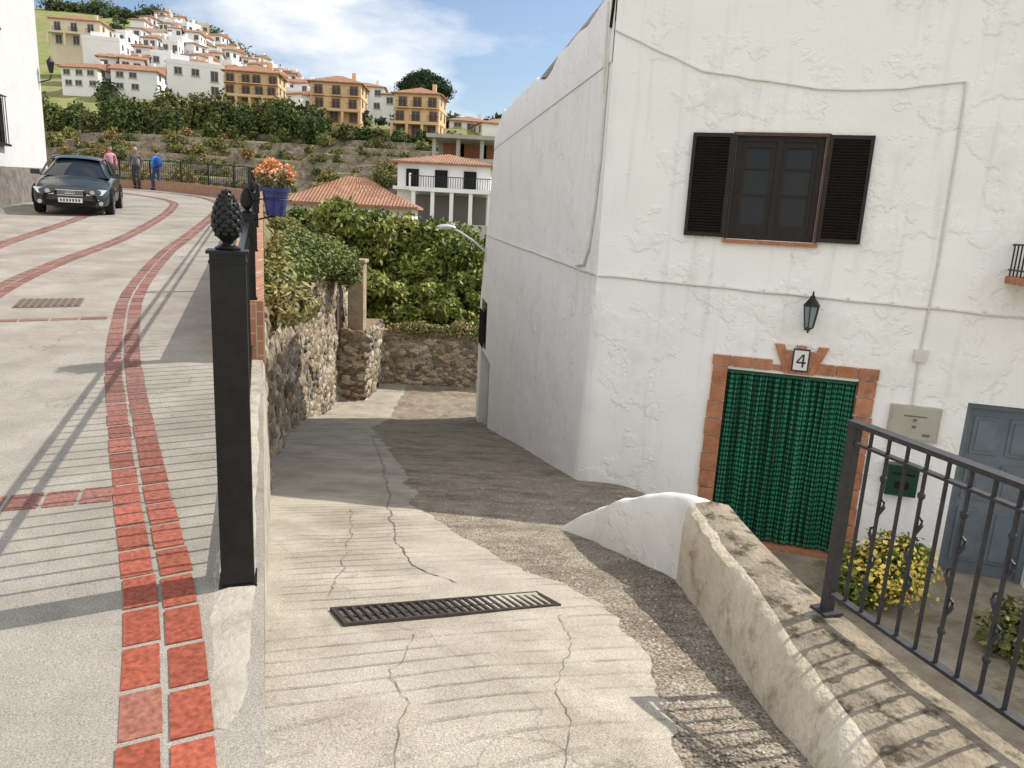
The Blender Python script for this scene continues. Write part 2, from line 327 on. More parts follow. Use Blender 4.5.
def brick_strip(b,pts,cols,bw,bl,r,ff=None):
    P=catmull(pts,bl+.02)
    for i in range(len(P)-1):
        t=(P[i+1]-P[i]).normalized();n=Vector((-t.y,t.x));c=(P[i]+P[i+1])/2
        for k in range(cols):
            off=(k-(cols-1)/2)*(bw+.02)+r.uniform(-.003,.003)
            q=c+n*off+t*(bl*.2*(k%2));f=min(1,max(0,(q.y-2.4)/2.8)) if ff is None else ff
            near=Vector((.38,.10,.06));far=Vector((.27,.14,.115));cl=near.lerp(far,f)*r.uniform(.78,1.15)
            if r.random()<.2: cl=cl.lerp(Vector((.3,.22,.18)),.35)
            b.col=tuple(cl);z=zroad(q.y);sl=.0625 if q.y<33 else 0
            dz=r.uniform(.003,.007);L_=bl*r.uniform(.95,1.0);w_=bw*r.uniform(.96,1.0);a=r.uniform(-.015,.015)
            t2=Vector((t.x-a*t.y,t.y+a*t.x));n2=Vector((-t2.y,t2.x))
            b.obox((q.x,q.y,z+dz-.02),(t2.x*L_,t2.y*L_,t2.y*L_*sl),(n2.x*w_,n2.y*w_,n2.y*w_*sl),(0,0,.04))
r=random.Random(5);b=MB()
brick_strip(b,[(-.45,.5),(-.62,1.15),(-.885,1.72),(-1.31,2.59),(-1.88,3.58),(-2.44,4.57),(-3.1,5.75),(-3.74,7.0),(-4.72,9.15),(-6.0,12.7),(-7.0,16),(-8.9,22),(-10.6,26.5),(-13.5,30.6),(-18,33)],2,.12,.225,r)
brick_strip(b,[(-5.1,6.2),(-6.2,9.0),(-6.84,11.11),(-7.9,15.2),(-10.38,22.4),(-12.6,26.9),(-17,31)],2,.125,.235,r)
brick_strip(b,[(-7.9,10.5),(-8.79,12.66),(-10.06,16.45),(-11.2,19.6),(-13.4,25)],2,.125,.235,r)
brick_strip(b,[(-4.2,2.62),(-3.0,3.10),(-1.92,3.52)],1,.18,.14,r,.9)
brick_strip(b,[(-7,6.2),(-5.0,7.12),(-3.95,7.6)],1,.12,.24,r)
b.build('brick_paving_strips',[M_brick],col=True)
b=MB();O=Vector((-5.3,7.72,zroad(7.8)));U=Vector((.55,.25,0)).normalized()*.62;V=Vector((-.25,.55,0)).normalized()*.5;V.z=.5*.0625*.9;U.z=.012
b.obox(O+U*.5+V*.5+Vector((0,0,.0)),U,V,(0,0,.012),0)
for k in range(9): b.obox(O+U*((k+.5)/9)+V*.5+Vector((0,0,.008)),U*.06,V*.9,(0,0,.012),1)
b.build('drain_cover',[nmat('cover_rust',(.18,.135,.10),(.26,.20,.16),scale=10,rough=.8),nmat('cover_rust2',(.14,.11,.09),rough=.8)])
def PZ(x,y): return Vector((x,y,zal(x,y)+.014))
b=MB();P0=PZ(-.66,2.84);P1=PZ(.30,3.33);P3=PZ(-.755,3.06);U=P1-P0;V=P3-P0;V=V-U*(V.dot(U)/U.dot(U));n=U.cross(V).normalized()
b.obox(P0+U*.5+V*.5-n*.010,U*1.01,V*1.02,n*.006,1)
for e in (0.04,.96): b.obox(P0+U*.5+V*e+n*.000,U,V*.07,n*.018,0)
for e in (.008,.992): b.obox(P0+U*e+V*.5+n*.000,U*.014,V*.86,n*.018,0)
for k in range(27): b.obox(P0+U*((k+.5)/27)+V*.5,U*.014,V*.85,n*.014,0)
b.obox(P0+U*.5+V*.5-n*.002,U*.98,V*.05,n*.008,0)
b.build('drain_grate',[nmat('grate_iron',(.035,.03,.028),(.07,.055,.045),scale=20,rough=.7),M_dark])
# ------------------------------------------------------------ left retaining wall / stone wall
M_stone=attrmat('stone_wall_rubble',rough=.95,bump=1.0,bscale=14,mixn=.45)
M_mortar=nmat('stone_mortar',(.30,.25,.18),(.48,.42,.33),scale=3,rough=.95,bump=1,bscale=12,c3=(.17,.13,.09),s3=4,th3=(.5,.65),bdist=.06)
STONEC=[(.42,.37,.29),(.30,.25,.18),(.48,.43,.35),(.24,.18,.12),(.36,.27,.18),(.20,.18,.15),(.44,.37,.27)]
def rubble(b,surf,L,H,dens,r):
    n=int(L*H*dens)
    for _ in range(n):
        u=r.uniform(0,L);v=r.uniform(0,H);p,nm,ud,vd=surf(u,v)
        if p is None: continue
        s=r.choice([.05,.07,.09,.12,.15])*r.uniform(.8,1.3);a=r.uniform(-.35,.35);el=r.uniform(1.0,1.8)
        uu=ud*math.cos(a)+vd*math.sin(a);vv=vd*math.cos(a)-ud*math.sin(a)
        b.col=tuple(Vector(r.choice(STONEC))*r.uniform(.75,1.2));vs=[];dep=r.uniform(.25,.6)
        for q in ICO1[0]:
            k=1+.35*noise.noise(Vector(q)*1.6+Vector((u*3,v*3,0)))
            vs.append(p+uu*(q[0]*s*el*k)+vv*(q[1]*s*.8*k)+nm*(q[2]*s*dep*k))
        b.add(vs,ICO1[1])
TOPZ=[(2,-.05),(6.2,.2),(7.5,.42),(9,.36),(12,.12),(18,-.34),(24,-.4),(27,-.5)]
def topz(y): return interp(y,TOPZ)+.09*noise.noise(Vector((y*.9,2,0)))
def mk_left():
    ws=empty('retaining_wall')
    b=MB();rows=[]
    for y in np.arange(1.95,7.0,.1):
        x=interp(y,WALLP) if y>2 else -.70;zt=zroad(y)+.008;zb=zal(x,y)-.4
        e=max(0,1-(y-1.95)/.6)
        j=.02*noise.noise(Vector((0,y*3,7)));j2=.014*noise.noise(Vector((5,y*6,7)))
        rows.append([(x+.02-.03*e,y,zb),(x+.01+j-.03*e,y,(zb+zt)/2),(x-.01+j2-.03*e,y,zt-.03),(x-.045+j-.02*e,y,zt-.004+j2*.4-.006*e),(xr(y)-.14,y,zt+.001+j2*.3-.006*e),(xr(y)-.24-.05*noise.noise(Vector((1,y*4,0)))+.05*e,y,zroad(y)-.006)])
    b.grid(rows);e=rows[0];b.add([e[0],e[1],e[2],e[3],e[4],e[5],(e[5][0],e[5][1],-.5)],[tuple(range(7))])
    b.build('concrete_kerb_wall',[nmat('kerb_concrete',(.36,.33,.275),(.48,.45,.385),scale=5,rough=.9,bump=.8,bscale=30,c3=(.25,.215,.17),s3=4,th3=(.5,.66))],parent=ws,smooth=True)
    def sf(u,v):
        y=6.4+u*.93
        if y>26: return None,None,None,None
        x=interp(y,WALLP);zt=topz(y);zb=zal(x,y)-.1;z=zb+v
        if z>zt: return None,None,None,None
        x2=interp(y+.3,WALLP);t=Vector((x2-x,.3,0)).normalized();nm=Vector((t.y,-t.x,0))
        return Vector((x,y,z))-nm*(.05-.10*noise.noise(Vector((y*.8,z*.9,0)))),nm,t,Vector((0,0,1))
    b=MB();rubble(b,sf,21.2,5.2,52,random.Random(4));b.build('rubble_stones',[M_stone],parent=ws,col=True,smooth=False)
    b=MB();rows=[]
    for y in np.arange(6.2,27,.25):
        x=interp(y,WALLP);zt=topz(y);zb=zal(x,y)-.5
        rows.append([(x-.05+.10*noise.noise(Vector((y*.8,zb+(zt-zb)*t,0))),y,zb+(zt-.03-zb)*t) for t in np.linspace(0,1,12)]+[(x-.15,y,zt),(x-.45,y,zt-.02)])
    b.grid(rows);b.build('mortar_core',[M_mortar],parent=ws,smooth=True)
    def sf2(u,v):
        z=-5.3+v;x=-6+u
        if z>-2.55+.16*noise.noise(Vector((x*.9,0,0))): return None,None,None,None
        return Vector((x,26.2,z)),Vector((0,-1,0)),Vector((1,0,0)),Vector((0,0,1))
    b=MB();b.col=(.35,.3,.22);b.box((-6.2,26.22,-6),(12,26.6,-2.62));rubble(b,sf2,9,3.0,60,random.Random(9))
    def sf3(u,v): return Vector((-5.62+u,23.15,-5+v)),Vector((0,-1,0)),Vector((1,0,0)),Vector((0,0,1))
    def sf4(u,v): return Vector((-4.7,23.15+u,-5+v)),Vector((1,0,0)),Vector((0,1,0)),Vector((0,0,1))
    b.box((-5.9,23.2,-6),(-4.75,26.3,-2.25));rubble(b,sf3,.95,2.8,60,random.Random(10));rubble(b,sf4,3.0,2.75,60,random.Random(11))
    b.build('stone_wall',[M_stone],col=True,smooth=False)
    b=MB();b.box((-5.36,23.5,-2.3),(-4.86,24.0,-.12));b.box((-5.42,23.44,-.12),(-4.80,24.06,.0));
    b.build('masonry_pier',[nmat('pier',(.33,.25,.17),(.46,.38,.28),scale=4,rough=.95,bump=.9,bscale=12,c3=(.2,.15,.1),s3=6)],bevel=.03)
    b=MB();b.box((-5.85,22.9,-2.4),(-5.55,23.38,-.4));b.build('wooden_gate',[nmat('oldwood',(.10,.08,.06),rough=.9)])
    b=MB();rows=[]
    for y in np.arange(6.3,30,.5):
        x=interp(y,WALLP)-.4;zt=interp(y,TOPZ);xf=xr(y)+.03
        rows.append([(x+(xf-x)*t,y,zt-.05+(zroad(y)-zt)*t**.8+.1*noise.noise(Vector((t*3,y,1)))*(0<t<1)) for t in (0,.25,.5,.75,1)])
    b.grid(rows);b.build('grassy_bank',[nmat('bank_soil',(.14,.13,.05),(.28,.24,.13),scale=3,rough=1,bump=1,bscale=12)],smooth=True)
    bl=[];rr=random.Random(2)
    for y in np.arange(8.2,27,.33):
        x=interp(y,WALLP)-.3;xf=xr(y)+.35;t=rr.random();zt=interp(y,TOPZ)
        s=rr.uniform(.12,.28);bl.append((x+(xf-x)*t,y,zt+(zroad(y)-zt)*t+s*.3,s*1.0,s*1.3,s*.75))
        if rr.random()<.5 : bl.append((x+.27,y,zt-.12-rr.random()*.2,s*.45,s*1.0,s*.7))
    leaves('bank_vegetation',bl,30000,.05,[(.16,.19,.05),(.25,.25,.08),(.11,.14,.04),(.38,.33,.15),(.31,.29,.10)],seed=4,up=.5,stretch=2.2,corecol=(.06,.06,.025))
    bl=[(-4.9,16.8,.25,.5,.8,.45),(-5.3,18.5,.35,.6,1.0,.5),(-5.5,20.5,.25,.7,1.0,.55),(-5.2,22.2,.05,.4,.7,.4),(-4.1,13.4,.4,.4,.7,.35),(-5.0,21.8,-.3,.4,.5,.4)]
    leaves('bank_shrub',bl,22000,.07,[(.15,.20,.05),(.23,.26,.08),(.10,.14,.04),(.30,.29,.09)],seed=8,up=.4)
    bl=[(-4.2+i*.45,26.1,-2.5+.1*math.sin(i*3),.33,.22,.14+.08*(i%3)) for i in range(8)]
    leaves('wall_top_weeds',bl,6000,.06,[(.28,.27,.1),(.38,.3,.15),(.18,.2,.07)],seed=5)
mk_left()
# ------------------------------------------------------------ fence
def finial(b,x,y,z,s=1,mi=0):
    b.lathe((x,y,z),[(.045*s,0),(.05*s,.008*s),(.028*s,.02*s),(.02*s,.03*s),(.035*s,.045*s),(.05*s,.055*s)],mi,16)
    prof=[(.04,.055),(.054,.075),(.06,.10),(.057,.13),(.047,.165),(.032,.195),(.014,.22),(.003,.232)]
    b.lathe((x,y,z),[(r_*s*.9,h*s) for r_,h in prof],mi,18)
    for i in range(11):
        h=.062+i*.0155;rr=interp(h,[(p[1],p[0]) for p in prof])*.9;n=9 if i<8 else 6
        for k in range(n):
            a=2*math.pi*(k+.5*(i%2))/n;ra=Vector((math.cos(a),math.sin(a),0));ta=Vector((-math.sin(a),math.cos(a),0));c=Vector((x,y,z+h*s))+ra*rr*s;w=rr*s*2.9/n;vs=[]
            for q in ICO1[0]: vs.append(c+ta*(q[0]*w)+ra*(q[1]*.006*s+.003*s*(1-abs(q[2])))+Vector((0,0,q[2]*.013*s)))
            b.add(vs,ICO1[1],mi)
def mk_fence():
    E=empty('iron_fence')
    b=MB()
    def line(y): return -.135-.34*y if y<27 else xr(y)-.12
    def post(y,zb,zt,w=.125,fs=1.0):
        x=line(y);t=Vector((-.34,1,0)).normalized();n=Vector((t.y,-t.x,0))
        b.obox((x,y,(zb+zt)/2),n*w,t*w,(0,0,zt-zb));b.obox((x,y,zt+.006),n*(w+.022),t*(w+.022),(0,0,.012));b.obox((x,y,zt-.03),n*(w+.008),t*(w+.008),(0,0,.010))
        b.obox((x,y,zb+.008),n*(w+.02),t*(w+.02),(0,0,.014));finial(b,x,y,zt+.012,fs*.95)
    def panel(y0,y1,zb,zt,sp=.115,r=.008):
        f=lambda y:line(y)
        N_=max(2,int((y1-y0)*1.056/sp))
        for k in range(1,N_):
            y=y0+(y1-y0)*k/N_;x=f(y);b.tube([(x,y,zb(y)+.03),(x,y,zt(y))],r,0,6)
        for z_ in (lambda y:zb(y)+.08,lambda y:zt(y)-.12,lambda y:zt(y)):
            ys=np.linspace(y0,y1,max(2,int((y1-y0)/1.0)+1))
            for a,c in zip(ys[:-1],ys[1:]):
                p=Vector((f(a),a,z_(a)));q=Vector((f(c),c,z_(c)));d=q-p;t=d.normalized();n=Vector((t.y,-t.x,0)).normalized()
                b.obox((p+q)/2,d,n*.035,Vector((0,0,.014)))
    post(2.78,-.01,1.32)
    panel(2.84,6.2,lambda y:zroad(y)+.03,lambda y:1.15+.0625*(y-2.8))
    post(6.28,zroad(6.28)+.5,1.42,.11,.95)
    y=6.28
    while y<26:
        y2=y+3.3
        panel(y+.06,y2-.06,lambda q:zroad(q)+.5,lambda q:zroad(q)+1.15,sp=.12)
        post(y2,zroad(y2)+.5,zroad(y2)+1.2,.09,.8);y=y2
    b.build('railing_panels',[M_black],parent=E,smooth=False)
    b=MB();pts=[(xr(y)-.15,y) for y in np.linspace(26,40.5,60)]
    P=catmull(pts,.16)
    for i,p in enumerate(P):
        z=zroad(p.y)+.4;b.tube([(p.x,p.y,z),(p.x,p.y,z+.85)],.012 if i%14 else .04,0,5)
    for h in(.1,.85): b.tube([(p.x,p.y,zroad(p.y)+.4+h) for p in P[::3]],.022,0,5)
    b.build('curved_railing',[M_black],parent=E)
    M_par=nmat('parapet_brick',(.30,.13,.08),(.40,.19,.12),scale=6,rough=.9)
    nt=M_par.node_tree;N=nt.nodes;L=nt.links;bs=N['Principled BSDF'];tc=N.new('ShaderNodeTexCoord')
    mp=N.new('ShaderNodeMapping');mp.inputs['Rotation'].default_value=(math.radians(90),0,math.radians(90));L.new(tc.outputs['Object'],mp.inputs[0])
    br=N.new('ShaderNodeTexBrick');br.inputs['Scale'].default_value=4;br.inputs['Color1'].default_value=(.36,.16,.09,1);br.inputs['Color2'].default_value=(.46,.23,.14,1);br.inputs['Mortar'].default_value=(.45,.38,.3,1);br.inputs['Mortar Size'].default_value=.02
    L.new(mp.outputs[0],br.inputs['Vector']);L.new(br.outputs['Color'],bs.inputs['Base Color'])
    b=MB();ys=list(np.arange(6.2,27,.8))+list(np.linspace(27,40.5,50))
    rows=[]
    for y in ys:
        x=xr(y);z=zroad(y);h=.5 if y<27 else .4
        dx=-.36;dy=0
        if y>=27:
            a=Vector((xr(y+.2)-xr(y-.2),.4)).normalized();n=Vector((-a.y,a.x))*.3;dx=n.x;dy=n.y
        rows.append([(x+.02,y,z-.5),(x+.02,y,z+h),(x+dx,y+dy,z+h),(x+dx,y+dy,z-.3)])
    b.grid(rows);b.add(rows[0],[(0,1,2,3)])
    b.build('brick_parapet',[M_par])
mk_fence()
E=empty('flower_pot');b=MB();c=(-2.04,6.3,1.42)
b.lathe(c,[(.07,0),(.075,.01),(.10,.15),(.105,.19),(.125,.192),(.128,.225),(.11,.225),(.105,.19)],0,24)
b.build('glazed_pot',[nmat('blue_glaze',(.02,.03,.14),(.03,.045,.19),scale=6,rough=.15,spec=.6)],parent=E,smooth=True,auto=40)
b=MB();b.tube([(-2.04+.13*math.cos(a),6.3+.13*math.sin(a),1.55) for a in np.linspace(0,6.28,20)],.006,0,6);b.tube([(-2.16,6.3,1.55),(-2.3,6.3,1.5)],.008,0,6);b.tube([(-2.06,6.36,1.42),(-2.28,6.3,1.36)],.008,0,6);b.build('pot_ring_bracket',[M_black],parent=E)
leaves('flower_foliage',[(-2.04,6.3,1.70,.12,.12,.08),(-1.99,6.28,1.74,.08,.1,.06),(-2.1,6.3,1.72,.08,.1,.07)],1300,.035,[(.16,.18,.08),(.22,.2,.10)],seed=3,parent=E,corecol=(.05,.06,.02))
leaves('flower_blossoms',[(-2.04,6.3,1.76,.15,.15,.07),(-2.12,6.3,1.76,.08,.1,.07),(-1.96,6.3,1.77,.09,.1,.07),(-2.06,6.3,1.83,.07,.08,.05)],1500,.026,[(.75,.30,.12),(.75,.38,.22),(.75,.45,.2),(.6,.22,.14)],seed=6,parent=E,core=False,stretch=1)
# ------------------------------------------------------------ white house (right)
HE=empty('white_house')
WN=Vector((-.28,-.96,0));FN=Vector((-.9892,-.1463,0))
def WP(s,z,o=0): return CORN+WD*s+WN*o+Vector((0,0,z))
def FP(d,z,o=0):
    if d>9.5 and z>-1: d=9.5+(d-9.5)*(1-.62*(z+1)/5)
    return CORN+FD*d+FN*o+Vector((0,0,z))
def wbox(b,s0,s1,z0,z1,o0,o1,mi=0): b.obox(WP((s0+s1)/2,(z0+z1)/2,(o0+o1)/2),WD*(s1-s0),-WN*(o1-o0),(0,0,z1-z0),mi)
def fbox(b,s0,s1,z0,z1,o0,o1,mi=0): b.obox(FP((s0+s1)/2,(z0+z1)/2,(o0+o1)/2),FD*(s1-s0),-FN*(o1-o0),(0,0,z1-z0),mi)
HT=4.0
def wallgrid(b,P,L,z0,z1,opens,depth,ex=[]):
    ss=sorted(set([0,L]+ex+[v for o in opens for v in o[:2]]));zs_=sorted(set([z0,z1,-1]+[v for o in opens for v in o[2:4]]))
    for i in range(len(ss)-1):
        for j in range(len(zs_)-1):
            a,c,e,f=ss[i],ss[i+1],zs_[j],zs_[j+1];ms=(a+c)/2;mz=(e+f)/2
            if any(o[0]<ms<o[1] and o[2]<mz<o[3] for o in opens): continue
            b.add([P(a,e),P(c,e),P(c,f),P(a,f)],[(0,1,2,3)])
    for o in opens:
        a,c,e,f=o[:4]
        b.add([P(a,e),P(c,e),P(c,f),P(a,f),P(a,e,-depth),P(c,e,-depth),P(c,f,-depth),P(a,f,-depth)],[(0,4,5,1),(1,5,6,2),(2,6,7,3),(3,7,4,0)])
b=MB()
W_OP=[(1.54,2.88,-2.05,.0),(1.37,2.24,1.41,2.47),(3.93,4.75,-2.05,-.1)]
wallgrid(b,WP,10,-6,HT,W_OP,.22)
F_OP=[(10.2,12.6,-6,-2.15)]
wallgrid(b,FP,13.4,-6,HT-.4,F_OP,.3,[9.5])
A=WP(0,HT-.02);B_=WP(10,HT);C_=FP(13.4,HT-.4);D_=B_+Vector((0,15,0))
b.add([A,B_,D_,C_],[(0,1,2,3)]);b.add([B_,D_,D_-Vector((0,0,10)),B_-Vector((0,0,10))],[(0,1,2,3)])
E0=FP(13.4,-1);E1=FP(13.4,-6);b.add([C_,D_,D_-Vector((0,0,10)),E1,E0],[(0,1,2,3,4)])
b.build('walls',[WHITE],parent=HE)
b=MB();rows=[]
for d in np.linspace(0.0,13.4,110):
    t=HT-.05+interp(d,[(0,0),(3.0,-.06),(3.6,-.18),(4.6,-.2),(5.3,-.04),(8.5,-.04),(10.3,.0),(10.6,-.1),(13.4,-.3)])+.07*noise.noise(Vector((d*1.1,0,0)))
    rows.append([FP(d,HT-.8,.012),FP(d,t-.05,.016),FP(d,t,-.03),FP(d,t,-.22),FP(d,HT-.8,-.25)])
b.grid(rows);b.add(rows[-1],[tuple(range(5))]);b.build('roof_parapet',[WHITE],parent=HE,smooth=True)
b=MB();rows=[]
for z,o in [(-6,.10),(-1.8,.085),(-1.2,.06),(-.6,.035),(0,.015),(.6,.003),(.9,-.01)]:
    r_=[]
    for d in (5,3.5,2.2,1.2,.5,.15): r_.append(FP(d,z,o*(1-d/5)))
    r_.append(CORN+Vector((-o*.75,-o*.65,z)))
    for s in (.15,.5,.9,1.3): r_.append(WP(s,z,o*.6*(1-s/1.3)))
    rows.append(r_)
b.grid(rows);b.build('battered_base',[WHITE],parent=HE,smooth=True)
b=MB();rd=random.Random(1)
def wig(P,a,c,n,o,sag=0,j=.006): return [P(a[0]+(c[0]-a[0])*t,a[1]+(c[1]-a[1])*t-sag*4*t*(1-t)+rd.uniform(-j,j),o) for t in np.linspace(0,1,n)]
b.tube(wig(WP,(0.02,.92),(8,.70),40,.012),.013,0,6);b.tube(wig(FP,(0.0,.92),(13.3,1.02),40,.012),.015,0,6)
b.tube([FP(.12,3.9,.02),FP(.15,3.0,.02),FP(.17,2.2,.02),FP(.25,1.7,.02),FP(.4,1.2,.02),FP(.6,1.0,.02),FP(1.0,.96,.02)],.016,0,6)
b.tube([FP(.28,3.85,.02),FP(.25,3.3,.02),FP(.2,2.9,.02)],.022,0,6);b.tube([FP(.02,3.9,.03),FP(.05,3.75,.03),FP(.10,3.55,.03)],.016,1,6)
b.tube(wig(WP,(-.0,3.5),(.92,3.10),8,.014)+wig(WP,(.95,3.09),(2.11,2.91),8,.014)+wig(WP,(2.15,2.91),(3.39,2.99),8,.014,.03),.008,0,6)
b.tube([WP(3.4,2.99,.014),WP(3.42,2.4,.014),WP(3.43,1.3,.014),WP(3.41,.4,.014),WP(3.42,-.18,.014)],.012,0,6)
for k in range(9): wbox(b,.55+k*.42,.565+k*.42,.90-k*.0116,.935-k*.0116,0,.03)
wbox(b,3.35,3.48,.28,.40,0,.05)
b.build('cables_and_conduits',[nmat('painted_conduit',(.60,.58,.54),(.72,.70,.66),scale=8,rough=.6),M_dark],parent=HE)
W=empty('window');W.parent=HE;b=MB()
s0,s1,z0,z1=1.37,2.24,1.41,2.47
for a,c,e,f in [(s0,s0+.06,z0,z1),(s1-.06,s1,z0,z1),(s0+.06,s1-.06,z1-.06,z1),(s0+.06,s1-.06,z0,z0+.06),(1.775,1.835,z0+.06,z1-.06)]: wbox(b,a,c,e,f,-.10,-.03,0)
for a,c in((1.43,1.775),(1.835,2.18)):
    for q in (a,c-.045): wbox(b,q,q+.045,z0+.06,z1-.06,-.095,-.045,0)
    wbox(b,a+.045,c-.045,z0+.06,z0+.16,-.095,-.045,0);wbox(b,a+.045,c-.045,z1-.12,z1-.06,-.095,-.045,0)
    for zz in (1.86,2.13): wbox(b,a+.045,c-.045,zz,zz+.02,-.09,-.05,0)
wbox(b,s0,s1,z0,z1,-.085,-.078,1)
wbox(b,s0-.035,s1+.035,z1,z1+.025,.0,.03,2);wbox(b,s0-.03,s0,z0,z1,.0,.03,0);wbox(b,s1+.0,s1+.02,z0,z1,.0,.03,2)
b.build('frame_and_panes',[M_shut,M_glass,nmat('brown_wood',(.09,.045,.025),(.13,.07,.04),scale=10,rough=.6)],parent=W)
for a,c in((.92,1.335),(2.265,2.68)):
    b=MB();z0s,z1s=1.42,2.48
    for q in(a,c-.035): wbox(b,q,q+.035,z0s,z1s,.01,.05)
    for e in(z0s,z1s-.04): wbox(b,a+.035,c-.035,e,e+.04,.01,.05)
    k=z0s+.05
    while k<z1s-.05:
        b.obox(WP((a+c)/2,k,.032),WD*(c-a-.07),(-WN*.03+Vector((0,0,.014))),Vector((0,0,.007))+WN*.004);k+=.03
    wbox(b,a+.035,c-.035,z0s+.04,z1s-.04,.008,.012)
    b.build('shutter',[M_shut],parent=W)
b=MB()
for k in range(5): 
    a=1.33+k*.192;wbox(b,a,a+.186,1.365,1.405,-.08,.045)
b.build('terracotta_sill',[M_terr],parent=W)
D=empty('front_door');D.parent=HE;b=MB();rr=random.Random(8)
z=-2.0
while z<.0:
    h=.205
    wbox(b,1.37+rr.uniform(-.012,.012),1.54,z,min(z+h-.014,.02),-.05,.03+rr.uniform(0,.008));wbox(b,2.88,3.06+rr.uniform(-.012,.012),z,min(z+h-.014,.02),-.05,.03+rr.uniform(0,.008));z+=h
s=1.37
while s<3.0:
    if not(2.03<s+.1<2.5): wbox(b,s,min(s+.2,3.07),.035,.15,-.05,.032+rr.uniform(0,.006))
    else: wbox(b,s,s+.2,.035,.10,-.05,.02)
    s+=.213
for k in range(5):
    f0=-.5+k/5;f1=f0+.185
    b.add([WP(2.275+f0*.30,.02,.045),WP(2.275+f1*.30,.02,.045),WP(2.275+f1*.56,.33-.06*(k in(1,3)),.045),WP(2.275+f0*.56,.33-.06*(k in(1,3)),.045),
           WP(2.275+f0*.30,.02,0),WP(2.275+f1*.30,.02,0),WP(2.275+f1*.56,.33-.06*(k in(1,3)),0),WP(2.275+f0*.56,.33-.06*(k in(1,3)),0)],[(0,1,2,3),(4,7,6,5),(0,4,5,1),(1,5,6,2),(2,6,7,3),(3,7,4,0)])
b.build('terracotta_surround',[nmat('terracotta_frame',(.36,.14,.07),(.50,.25,.14),scale=4,rough=.8,bump=.7,bscale=22,c3=(.26,.12,.075),s3=7)],parent=D,bevel=.005)
b=MB();wbox(b,2.19,2.36,.055,.30,.045,.06,0);wbox(b,2.205,2.345,.072,.283,.06,.063,1)
for P4 in ([(2.29,.105),(2.308,.105),(2.308,.245),(2.29,.245)],[(2.232,.145),(2.328,.145),(2.328,.163),(2.232,.163)],[(2.232,.163),(2.252,.163),(2.302,.245),(2.286,.245)]):
    b.add([WP(x-.0,z,.066) for x,z in P4],[(0,1,2,3)],0)
b.build('number_tile',[nmat('tile_navy',(.02,.03,.08),rough=.3),nmat('tile_cream',(.70,.72,.66),rough=.3)],parent=D)
b=MB();n=62
for k in range(n):
    s=1.55+(k+.5)*(1.32/n);o=-.05+.022*math.sin(k*.55)+.012*math.sin(k*1.7)+rr.uniform(-.006,.006)
    pts=[WP(s+.005*math.sin(zz*3+k*2),zz,o+.008*math.sin(zz*5+k*.7)) for zz in np.linspace(-.03,-1.97,24)]
    w=.0088;g=rr.choice([.4,.75,1.1,1.3]);b.col=(.025*g,.18*g,.115*g)
    b.grid([[p-WD*w+WN*-.003,p+WN*.004,p+WD*w+WN*-.003] for p in pts])
b.col=(.01,.08,.05);wbox(b,1.54,2.88,-.045,-.005,-.08,-.03)
m=attrmat('curtain_green',rough=.4);nt=m.node_tree;N=nt.nodes;L=nt.links;bs=N['Principled BSDF'];tc=N.new('ShaderNodeTexCoord')
w=N.new('ShaderNodeTexWave');w.bands_direction='Z';w.inputs['Scale'].default_value=5.6;w.inputs['Distortion'].default_value=.5;w.inputs['Detail Scale'].default_value=3;L.new(tc.outputs['Object'],w.inputs['Vector'])
mr=N.new('ShaderNodeMapRange');mr.inputs['From Min'].default_value=.25;mr.inputs['From Max'].default_value=.6;mr.inputs['To Min'].default_value=.3;mr.inputs['To Max'].default_value=1.25;L.new(w.outputs['Fac'],mr.inputs['Value'])
vm=N.new('ShaderNodeVectorMath');vm.operation='SCALE';L.new(bs.inputs['Base Color'].links[0].from_socket,vm.inputs[0]);L.new(mr.outputs['Result'],vm.inputs['Scale']);L.new(vm.outputs[0],bs.inputs['Base Color'])
b.build('bead_curtain',[m],parent=D,col=True)
b=MB();wbox(b,1.54,2.88,-2.05,0,-.21,-.19,0);wbox(b,1.40,3.05,-2.08,-1.985,-.2,.10,1);b.build('door_leaf_and_step',[nmat('door_dark',(.03,.025,.02),rough=.6),M_terr],parent=D)
b=MB();wbox(b,3.93,4.75,-2.05,-.1,-.16,-.13,0)
for a,c in((3.93,3.99),(4.69,4.75)): wbox(b,a,c,-2.05,-.1,-.13,-.08,0)
wbox(b,3.99,4.69,-.16,-.1,-.13,-.08,0)
for z0_,z1_ in ((-1.85,-1.25),(-1.15,-.75),(-.65,-.25)):
    for a,c in((4.05,4.31),(4.38,4.64)):
        wbox(b,a,c,z0_,z1_,-.13,-.118,0);wbox(b,a+.04,c-.04,z0_+.04,z1_-.04,-.118,-.108,0)
b.tube([WP(4.07,-1.0,-.1),WP(4.07,-1.0,-.06),WP(4.15,-1.0,-.06)],.01,1)
b.build('side_door',[nmat('door_greyblue',(.12,.15,.18),(.17,.20,.23),scale=5,rough=.5),M_rail],parent=HE)
b=MB();wbox(b,3.22,3.70,-.56,-.19,0,.05,0);wbox(b,3.24,3.68,-.54,-.21,.05,.056,0)
b.lathe(WP(3.46,-.33,.06),[(.016,0),(.016,-.012)],1,12,'y');wbox(b,3.35,3.57,-.30,-.285,.056,.06,1);wbox(b,3.44,3.48,-.42,-.39,.056,.06,1);wbox(b,3.55,3.62,-.5,-.47,.056,.06,1)
b.build('meter_box',[nmat('meter_beige',(.38,.365,.315),(.45,.43,.37),scale=5,rough=.6),nmat('meter_dark',(.16,.15,.13),rough=.6)],parent=HE,bevel=.004)
b=MB();wbox(b,3.28,3.58,-1.16,-.86,0,.10,0);wbox(b,3.27,3.59,-.86,-.82,0,.115,0);wbox(b,3.32,3.54,-.93,-.905,.10,.104,1);wbox(b,3.36,3.50,-1.08,-1.0,.10,.103,1)
